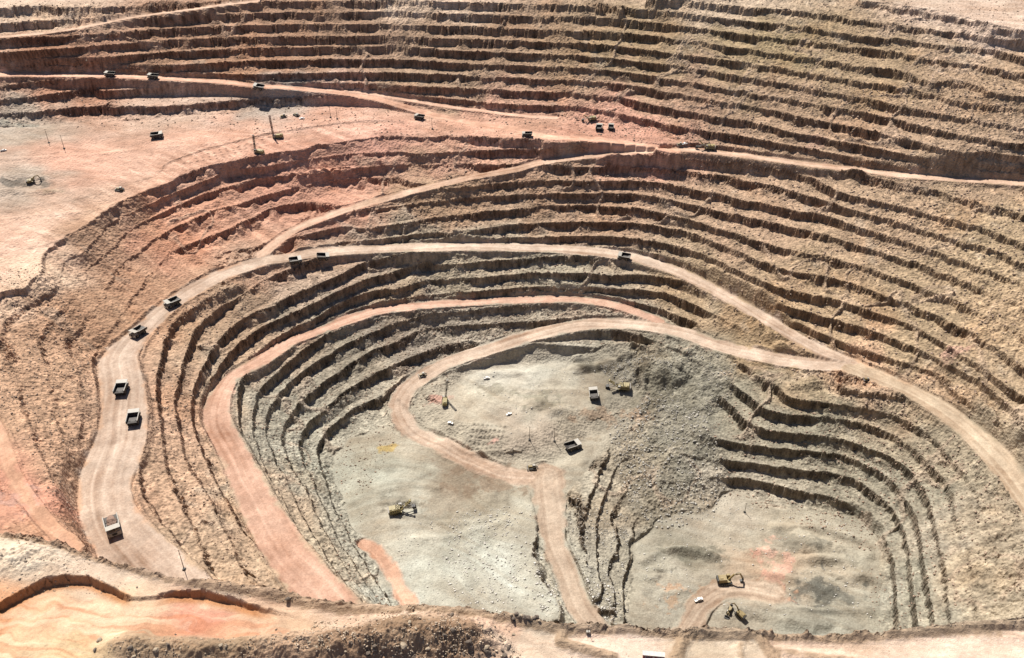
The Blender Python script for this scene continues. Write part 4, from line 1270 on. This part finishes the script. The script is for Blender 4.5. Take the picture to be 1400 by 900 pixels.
def make_pickup(m=None):
    m = m or m_white
    r = thing('pickup_truck')
    b_ = MB().prism([(-2.7, .5), (2.6, .5), (2.7, .95), (2.5, 1.15), (1.2, 1.25), (-2.7, 1.2)], -.95, -.85).prism([(-2.7, .5), (2.6, .5), (2.7, .95), (2.5, 1.15), (1.2, 1.25), (-2.7, 1.2)], .85, .95)
    b_.prism([(1.1, .5), (2.6, .5), (2.7, .95), (2.5, 1.15), (1.1, 1.25)], -.85, .85).box(-2.7, 1.1, -.85, .85, .5, .7).box(-2.75, -2.65, -.9, .9, .6, 1.2)
    b_.build('body', m, r)
    c_ = MB().prism([(-.9, 1.2), (1.5, 1.22), (.9, 1.85), (-.7, 1.87)], -.85, .85).build('cab', m, r)
    MB().prism([(-.75, 1.25), (1.38, 1.25), (.85, 1.78), (-.6, 1.78)], -.87, .87).prism([(1.46, 1.3), (1.5, 1.3), (1.0, 1.8), (.96, 1.8)], -.75, .75).build('window', m_glass, c_)
    for (a, b2) in ((-1.7, .85), (-1.7, -.85), (1.7, .85), (1.7, -.85)):
        w = MB().tyre((a, b2, .4), .4, .26, .22, 14).build('wheel', m_tyre, r)
        MB().cyl((a, b2 - .1, .4), (a, b2 + .1, .4), .23, n=12).build('rim', m_grey, w)
    for y_ in (-.65, .65):
        MB().box(2.62, 2.7, y_ - .15, y_ + .15, .8, .95).build('headlight', m_lamp, r)
    return r


def make_pole(h):
    r = thing('power_pole')
    MB().box(-1.1, 1.1, -1.1, 1.1, -.4, 1.1, .25, .25).build('base_block', m_dark, r)
    MB().cyl((0, 0, 1.0), (0, 0, h), .28, .17, 10).build('pole', m_wood, r)
    a = MB().bar((-1.3, 0, h - .9), (1.3, 0, h - .9), .16).build('crossarm', m_wood, r)
    q = MB()
    for x_ in (-1.15, 0, 1.15):
        q.cyl((x_, 0, h - .82), (x_, 0, h - .45), .09, .06, 8)
    q.build('insulator', m_white, a)
    return r


# ---------------------------------------------------------------- haul trucks
TR = [
    # x, y (foot on the ground), level, heading, size, label
    (156, 724, -3.5, -62, 1.12, 'haul truck heaped with brown rock on the wide pale road at lower left'),
    (167, 536, -4.3, 96, 1.04, 'haul truck seen from behind, further up the road of the dark pair at left'),
    (184, 577, -4.2, 100, 1.04, 'empty haul truck seen from behind, nearer of the two dark ones on the left road'),
    (190, 458, -4.8, -118, .98, 'dusty beige haul truck where the left road begins to widen'),
    (237, 418, -5.0, -135, .98, 'beige haul truck on the road below the pink dump slope'),
    (404, 359, -5.7, 20, .84, 'haul truck just right of the road fork, leftmost of the two following each other'),
    (441, 353, -6.0, 15, .84, 'haul truck just right of the road fork, second of the two following each other'),
    (853, 354, -8.3, 165, .90, 'lone haul truck on the long curved road across the middle of the pit'),
    (574, 163, 0, 150, .80, 'haul truck at the junction on the far side of the pink plateau'),
    (721, 187, 0, 175, .78, 'haul truck on the pink strip above the middle wall, right of the plateau junction'),
    (354, 121, 2.15, 170, .84, 'haul truck lowest of three on the road down the upper left wall'),
    (210, 108, 2.9, 175, .84, 'haul truck in the middle of three on the road down the upper left wall'),
    (151, 104.5, 3.1, 175, .80, 'haul truck highest of three on the road down the upper left wall'),
    (215, 189, 0, 12, .92, 'haul truck alone in the open on the wide pink plateau at left'),
    (812, 543, -14.4, 92, 1.0, 'haul truck with a pale bed waiting beside the large shovel on the grey floor'),
    (783, 614, -15, 25, 1.0, 'dark haul truck on the floor track between the poles and the scree'),
    (819, 178, 0, 80, .84, 'bigger looking of two haul trucks parked together on the upper strip below the wall'),
    (835, 177, 0, 85, .74, 'smaller looking of two haul trucks parked together on the upper strip below the wall'),
]
truck0 = make_haul_truck()
trucks = []
for i, (a, b_, k, hd, sz, lab) in enumerate(TR):
    o = truck0 if i == 0 else copy_tree(truck0)
    o.name = 'haul_truck' if i == 0 else 'haul_truck.%03d' % i
    tag(o, lab, 'haul truck', 'haul trucks working in the pit')
    seat(o, a, b_, k, hd, sz, (4, 3))
    trucks.append(o)


def lump(name, m, sx, sy, sz, seed, rough_=.25, sub=2, flat=True):
    """an angular rock or a heap"""
    b_ = bmesh.new()
    bmesh.ops.create_icosphere(b_, subdivisions=sub, radius=1.0)
    rnd = random.Random(seed)
    dirs = [(Vector((rnd.uniform(-1, 1), rnd.uniform(-1, 1), rnd.uniform(-1, 1))).normalized(), rnd.uniform(.62, .9)) for _ in range(9)]
    for v in b_.verts:
        for d, c in dirs:                       # chop flat facets
            t = v.co.dot(d)
            if t > c:
                v.co -= d * (t - c)
        v.co *= 1 + rnd.uniform(-rough_, rough_) * .3
        v.co = Vector((v.co.x * sx, v.co.y * sy, v.co.z * sz))
    me = bpy.data.meshes.new(name)
    b_.to_mesh(me); b_.free()
    me.materials.append(m)
    o = bpy.data.objects.new(name, me)
    COL.objects.link(o)
    return o


m_ore = mat('brown_broken_ore', (.20, .13, .095), .95, 0, .3, 1.5)
load = lump('rock_load', m_ore, 5.2, 3.4, 2.2, 5, .3, 3)
tag(load, 'heap of brown rock filling the bed of the truck at lower left', 'rock load')
load.matrix_world = trucks[0].matrix_world @ Matrix.Translation((-2.0, 0, 5.0))

# ---------------------------------------------------------------- shovels, excavators, drills and the small fleet
sh = make_rope_shovel()
SH = [
    (850, 532, -14.5, 172, .88, 'large rope shovel, boom to the left, digging the dark muck pile on the floor'),
    (545, 700, -15, 12, .86, 'large rope shovel with boom up to the right on the pale lower floor at left'),
    (968, 205, 0, 172, .78, 'rope shovel beside the road at the right end of the pink upper strip'),
    (808, 165, .2, 190, .62, 'small looking rope shovel against the wall foot behind two parked trucks'),
]
for i, (a, b_, k, hd, sz, lab) in enumerate(SH):
    o = sh if i == 0 else copy_tree(sh)
    tag(o, lab, 'mining shovel', 'rope shovels')
    seat(o, a, b_, k, hd, sz, (4, 3))
ex = make_excavator()
EX = [
    (992, 796, -17, 2, 1.45, 'yellow excavator with arched arm on the bottom pit floor'),
    (1011, 840, -17, 130, 1.0, 'small yellow excavator beside the loader near the bottom of the pit'),
    (44, 250, 0, 25, 1.0, 'brown dusty excavator on the pile at the left end of the pink plateau'),
]
for i, (a, b_, k, hd, sz, lab) in enumerate(EX):
    o = ex if i == 0 else copy_tree(ex)
    tag(o, lab, 'excavator', 'excavators')
    seat(o, a, b_, k, hd, sz, (2.6, 2))
lo = make_loader()
tag(lo, 'small wheel loader left of the small excavator on the bottom pit floor', 'loader')
seat(lo, 997, 837, -17, 240, .95, (2, 1.5))
dr = make_drill_rig(21, m_dark)
tag(dr, 'nearer tall drill rig at the edge of the pink plateau', 'drill rig', 'drill rigs')
seat(dr, 354, 210, 0, 160, 1.0, (3, 2))
dr2 = make_drill_rig(27, m_mast)
tag(dr2, 'tallest drill rig with reddish mast top on the pink plateau', 'drill rig', 'drill rigs')
seat(dr2, 380, 189, 0, 178, 1.0, (3, 2))
dr3 = make_drill_rig(24, m_grey)
tag(dr3, 'drill rig on the grey pit floor by the bend of the inner road', 'drill rig', 'drill rigs')
seat(dr3, 608, 550, -14.6, 92, 1.05, (3, 2))
dz = make_bulldozer()
DZ = [
    (388, 161, 0, 200, 1.15, 'left of two bulldozers working below the grey bank on the plateau'),
    (406, 159, 0, 140, 1.05, 'right of two bulldozers working below the grey bank on the plateau'),
    (165, 261, 0, 170, 1.2, 'bulldozer alone near the crest of the pink dump slope'),
    (728, 641, -15, 185, 1.3, 'yellow bulldozer on the floor below the two thin poles'),
    (578, 514, -14, 200, 1.1, 'bulldozer on the inside bend of the inner haul road'),
    (930, 198, 0, 185, .9, 'bulldozer on the pink strip left of the roadside shovel'),
    (1184, 521, -10, 190, .8, 'bulldozer by the pale rock heaps at the hairpin on the right'),
]
for i, (a, b_, k, hd, sz, lab) in enumerate(DZ):
    o = dz if i == 0 else copy_tree(dz)
    tag(o, lab, 'bulldozer', 'bulldozers')
    seat(o, a, b_, k, hd, sz, (2, 1.5))
pk = make_pickup()
PK = [
    (955, 821, -17, 20, 1.35, 'white pickup on the brown track of the bottom pit floor'),
    (665, 518, -14.4, 25, 1.25, 'pickup parked on the pale upper part of the pit floor'),
    (616, 579, -14.6, 160, 1.0, 'pickup below the drill rig on the grey floor'),
    (413, 163, 0, 190, 1.1, 'pickup beside the right bulldozer on the plateau'),
    (5, 207, 0, 30, 1.2, 'pickup at the far left of the pink plateau'),
    (696, 567, -14.5, 200, 1.0, 'pickup below the drilled rows on the grey floor'),
    (936, 198.5, 0, 185, 1.1, 'pickup next to the bulldozer on the pink upper strip'),
]
for i, (a, b_, k, hd, sz, lab) in enumerate(PK):
    o = pk if i == 0 else copy_tree(pk)
    tag(o, lab, 'pickup truck', 'pickup trucks')
    seat(o, a, b_, k, hd, sz, (1.8, .8))

# ---------------------------------------------------------------- poles
PL = [
    (252, 779, -2.6, 19, 'tall power pole just beyond the near rim at lower left'),
    (724, 602, -15, 17, 'left of two thin poles on the pit floor above the bulldozer'),
    (758, 604, -15, 17, 'right of two thin poles on the pit floor above the bulldozer'),
    (67, 196, 0, 17, 'left of two thin poles at the left end of the plateau'),
    (88, 204, 0, 17, 'right of two thin poles at the left end of the plateau'),
    (452, 161, 0, 14, 'thin pole left of its twin at the far side of the plateau'),
    (461, 163, 0, 14, 'thin pole right of its twin at the far side of the plateau'),
    (591, 177, 0, 14, 'thin pole in front of the plateau junction'),
    (1018, 701, -17, 12, 'thin pole at the foot of the dark benches above the bottom floor'),
]
for (a, b_, k, h, lab) in PL:
    o = make_pole(h)
    tag(o, lab, 'pole', 'power poles')
    o.location = put(a, b_, k)
lt = thing('lighting_tower')
tag(lt, 'small mobile lighting mast standing in the bermed pad on the near rim', 'lighting tower')
MB().box(-1.1, 1.1, -.7, .7, .4, 1.5, .1, .05).build('trailer', m_cream, lt)
MB().cyl((0, 0, 1.5), (0, 0, 6.2), .12, .08, 8).build('mast', m_dark, lt)
MB().box(-.7, -.1, -.1, .1, 5.9, 6.3).box(.1, .7, -.1, .1, 5.9, 6.3).build('lamp_head', m_dark, lt)
for y_ in (-.7, .7):
    MB().cyl((0, y_ - .1, .4), (0, y_ + .1, .4), .4, n=12).build('wheel', m_tyre, lt)
lt.location = put(804, 866, KR)

# ---------------------------------------------------------------- site cabin at the bottom edge
m_roof = mat('weathered_white_roofing', (.46, .43, .39), .6, 0, .15, .6)
cabn = thing('site_cabin')
tag(cabn, 'white roofed cabin with dark red wall on the pale pad at the bottom edge', 'cabin')
MB().box(-5.6, 5.6, -1.2, 1.2, .25, 3.2).build('wall', m_red, cabn)
rf = MB().box(-5.9, 5.9, -1.45, 1.45, 3.2, 3.42)
for i in range(11):
    rf.box(-5.6 + i * 1.08, -5.5 + i * 1.08, -1.4, 1.4, 3.42, 3.5)
rf.build('roof', m_roof, cabn)
dd = MB().box(-.5, .5, -1.27, -1.2, .3, 2.5).build('door', m_cream, cabn)
MB().box(.3, .42, -1.33, -1.27, 1.3, 1.45).build('handle', m_dark, dd)
for x_ in (-4, -2.2, 2.6, 4.4):
    w = MB().box(x_ - .6, x_ + .6, -1.26, -1.2, 1.3, 2.3).build('window', m_glass, cabn)
    MB().box(x_ - .7, x_ + .7, -1.3, -1.2, 1.18, 1.28).box(x_ - .7, x_ + .7, -1.3, -1.2, 2.32, 2.42).build('window_frame', m_white, w)
MB().box(-5.5, 5.5, -1.1, 1.1, -.3, .25).build('skid_base', m_dark, cabn)
cabn.location = put(893, 899.5, KR) + Vector((0, 0, .1))
cabn.rotation_euler = (0, 0, math.radians(-6))
cabn.scale = (.98, .98, .98)

# ---------------------------------------------------------------- boulders one can point to on the near rim
m_boul = mat('dark_brown_boulder_rock', (.13, .10, .075), .95, 0, .35, .8)
m_boul2 = mat('pale_brown_boulder_rock', (.33, .26, .18), .95, 0, .25, .8)
protos = [lump('boulder', m_boul if i % 3 else m_boul2, 1.0, .8, .7, 20 + i, .35, 2) for i in range(6)]
rnd = random.Random(4)
BL = [(552, 884, 2.3), (641, 878, 2.1), (666, 892, 2.2), (665, 886, 1.9), (512, 884, 1.5), (620, 862, 1.6), (582, 842, 1.2), (618, 841, 1.4), (214, 889, 2.1), (178, 886, 1.6), (184, 898, 1.8), (136, 876, 1.8), (130, 889, 1.4), (585, 888, 1.6), (608, 869, 1.5), (560, 851, 1.2), (549, 853, 1.2), (471, 858, 1.0), (430, 857, 1.0), (378, 861, .9), (302, 883, 1.4), (309, 884, 1.1), (525, 886, 1.5), (503, 893, 1.6), (690, 896, 1.6), (695, 886, 1.4), (230, 882, 1.2), (35, 768, 1.0), (28, 792, 1.0), (30, 786, .8), (188, 804, .8), (240, 868, .8)]
for _ in range(70):
    BL.append((rnd.uniform(470, 705), rnd.uniform(846, 900), rnd.uniform(.45, 1.15)))
for _ in range(25):
    BL.append((rnd.uniform(150, 460), rnd.uniform(872, 900), rnd.uniform(.4, .9)))
pos = ground_z  # noqa
used_p = 0
for i, (a, b_, r_) in enumerate(BL):
    if i >= 32 and (b_ - 842) < abs(a - 590) * .16 and a > 470:
        continue
    o = protos[used_p] if used_p < 6 else copy_tree(protos[rnd.randrange(6)])
    used_p += 1
    o.name = 'boulder'
    if i < 27:
        tag(o, 'large dark angular boulder on the brown spoil mounds of the near rim', 'boulder', 'large boulders on the near spoil mounds')
    else:
        tag(o, 'small loose brown rock on the near rim ground', 'rock', 'small loose rocks on the near rim')
    p = put(a, b_, KR + .5)
    o.location = p + Vector((0, 0, r_ * .2))
    o.rotation_euler = (rnd.uniform(-.4, .4), rnd.uniform(-.4, .4), rnd.uniform(0, 6.3))
    o.scale = (r_, r_ * rnd.uniform(.7, 1.1), r_ * rnd.uniform(.5, .85))
tb = copy_tree(protos[1]); tb.name = 'boulder'
tag(tb, 'single dark round boulder on the pale road along the near rim', 'boulder')
tb.location = put(394, 820, KR) + Vector((0, 0, .5)); tb.scale = (1.9, 1.6, 1.9)
# broken dark rock heaped along the rim berm
for i, (a, b_, r_) in enumerate([(702, 846, 1.7), (699, 841, 1.6), (706, 840, 1.8), (710, 843, 1.4), (713, 838, 1.8), (717, 838, 2.0), (722, 838, 2.1), (727, 839, 1.8), (731, 841, 1.8), (734, 845, 1.6), (737, 849, 1.3), (703, 850, 1.2), (743, 848, 1.0)]):
    o = copy_tree(protos[(i * 2 + 1) % 6]); o.name = 'boulder'
    tag(o, 'dark broken rock in the arc heaped on the rim berm left of the bermed pad', 'boulder', 'arc of dark rocks on the rim berm')
    o.location = put(a, b_ + 1, KR) + Vector((0, 0, r_ * .35)); o.rotation_euler = (rnd.uniform(-.5, .5), rnd.uniform(-.5, .5), rnd.uniform(0, 6)); o.scale = (r_ * .8, r_ * .8, r_ * .7)


# ---------------------------------------------------------------- broken rock nobody could count
def rubble(name, label, areas, m, seed):
    """one mesh of many small angular stones lying on the ground; areas: (polygon, level, count, min, max)"""
    R_ = np.random.RandomState(seed)
    P_, S_ = [], []
    for poly, k, n, a, b_ in areas:
        w = P3(poly, k)[:, :2]
        lo_, hi_ = w.min(0), w.max(0)
        c = R_.rand(n * 4, 2) * (hi_ - lo_) + lo_
        ins = np.zeros(len(c), bool)
        for i in range(len(w)):
            x1, y1 = w[i]; x2, y2 = w[(i + 1) % len(w)]
            if y1 == y2:
                continue
            ins ^= ((y1 > c[:, 1]) != (y2 > c[:, 1])) & (c[:, 0] < (x2 - x1) * (c[:, 1] - y1) / (y2 - y1) + x1)
        c = c[ins][:n]
        keep = samp(f_rd, g2, c[:, 0], c[:, 1]) > 1.0
        c = c[keep]
        cl = fbm(c[:, 0], c[:, 1], 30, 2, seed)
        c = c[cl + R_.rand(len(c)) * .5 > -.05]
        P_.append(c); S_.append(a + (b_ - a) * R_.rand(len(c)) ** 5)
    P_ = np.concatenate(P_); S_ = np.concatenate(S_)
    gz = ground_z(P_[:, 0], P_[:, 1])
    base = np.array([(1, 0, 0), (-1, 0, 0), (0, 1, 0), (0, -1, 0), (0, 0, 1), (0, 0, -1), (.7, .7, .3), (-.7, .6, -.2)])
    fc = np.array([(0, 6, 4), (6, 2, 4), (2, 1, 4), (1, 3, 4), (3, 0, 4), (6, 0, 5), (2, 6, 5), (1, 2, 5), (3, 1, 5), (0, 3, 5)])
    base = base[:6].tolist() + [base[6]]
    base = np.array(base)
    n = len(P_); nv = len(base)
    j = base[None] * (1 + R_.uniform(-.35, .35, (n, nv, 1)))
    th = R_.rand(n) * 6.28
    ca, sa = np.cos(th)[:, None], np.sin(th)[:, None]
    v = np.stack([j[..., 0] * ca - j[..., 1] * sa, j[..., 0] * sa + j[..., 1] * ca, j[..., 2] * R_.uniform(.5, 1.0, (n, 1))], -1)
    v = v * S_[:, None, None] + np.stack([P_[:, 0], P_[:, 1], gz + S_ * .2], -1)[:, None, :]
    F_ = (fc[None] + (np.arange(n) * nv)[:, None, None]).reshape(-1, 3).astype(np.int32)
    me = bpy.data.meshes.new(name)
    me.vertices.add(n * nv); me.loops.add(F_.size); me.polygons.add(len(F_))
    me.vertices.foreach_set('co', v.reshape(-1).astype(np.float32))
    me.loops.foreach_set('vertex_index', F_.ravel())
    me.polygons.foreach_set('loop_start', np.arange(0, F_.size, 3, dtype=np.int32))
    me.update(calc_edges=True)
    me.materials.append(m)
    o = bpy.data.objects.new(name, me)
    o['kind'] = 'stuff'; o['label'] = label
    COL.objects.link(o)
    return o


m_rg = mat('grey_scree_stone', (.36, .335, .29), .95, 0, .35, .25)
m_rb = mat('brown_wall_stone', (.30, .215, .155), .95, 0, .4, .2)
m_rw = mat('white_floor_stone', (.50, .47, .42), .95, 0, .25, .3)
rubble('scree_rubble', 'grey broken rock covering the scree slope', [
    ([(830, 600), (880, 560), (960, 590), (1005, 672), (955, 705), (900, 715), (862, 690), (840, 640)], -16, 2800, .3, 1.5),
    ([(865, 510), (930, 500), (1000, 540), (1000, 565), (950, 590), (880, 560)], -15, 1500, .4, 1.1),
    ([(820, 505), (870, 505), (880, 535), (830, 515)], -14, 500, .4, 1.0),
    ([(760, 690), (860, 700), (860, 840), (810, 840)], -16, 900, .4, 1.1)], m_rg, 3)
rubble('floor_rubble', 'pale stones strewn over the lower pit floor', [
    ([(620, 700), (725, 690), (730, 760), (770, 850), (640, 850), (600, 780)], -15, 1500, .35, 1.2),
    ([(745, 720), (775, 850), (740, 850), (728, 760)], -15, 500, .5, 1.5),
    ([(800, 800), (840, 800), (850, 850), (800, 850)], -16, 260, .5, 1.4),
    ([(500, 740), (600, 700), (640, 850), (560, 850)], -15, 350, .3, .8),
    ([(640, 520), (700, 498), (800, 494), (860, 506), (800, 560), (700, 600)], -14.5, 400, .3, .9),
    ([(870, 745), (1000, 690), (1160, 705), (1205, 850), (880, 850)], -17, 900, .3, 1.0)], m_rw, 5)
m_rn = mat('tan_rim_gravel', (.40, .31, .22), .95, 0, .45, .35)
rubble('rim_gravel', 'loose gravel and clods on the near rim', [
    ([(430, 850), (590, 838), (700, 880), (720, 905), (400, 905)], KR, 5200, .12, .75), ([(150, 872), (430, 862), (430, 905), (130, 905)], KR, 2600, .12, .55),
    ([(0, 728), (130, 758), (350, 808), (640, 838), (640, 846), (340, 822), (130, 775), (0, 745)], KR, 2600, .12, .5), ([(640, 838), (770, 858), (1400, 850), (1400, 862), (1000, 868), (700, 852)], KR, 2600, .12, .55),
    ([(0, 760), (100, 770), (200, 810), (60, 800), (0, 820)], KR, 700, .12, .5), ([(640, 850), (1400, 866), (1400, 905), (700, 905)], KR, 900, .1, .35)], m_rn, 11)
rubble('wall_rubble', 'brown loose stones lying on the benches of the pit walls', [
    ([(0, 60), (400, 20), (900, 30), (1400, 80), (1400, 250), (960, 190), (600, 140), (0, 130)], 4, 9000, .5, 1.5),
    ([(600, 260), (960, 215), (1400, 260), (1400, 660), (1160, 480), (1000, 390), (850, 335), (450, 335)], -5, 9000, .5, 1.6),
    ([(330, 390), (600, 350), (900, 370), (1000, 440), (760, 400), (450, 430), (290, 520), (430, 800), (320, 800), (210, 640), (220, 470)], -7, 5000, .4, 1.2),
    ([(0, 390), (60, 385), (110, 420), (130, 500), (128, 580), (105, 680), (100, 750), (0, 560)], -2, 2500, .4, 1.1),
    ([(450, 460), (650, 430), (860, 430), (640, 480), (540, 560), (480, 700), (540, 830), (460, 800), (330, 600), (340, 520)], -12, 4000, .35, 1.1),
    ([(1050, 540), (1160, 530), (1350, 620), (1400, 700), (1400, 860), (1210, 860), (1190, 730), (1000, 650), (960, 590)], -14.5, 5000, .4, 1.3)], m_rb, 7)
print('all', round(time.time() - T0, 1))
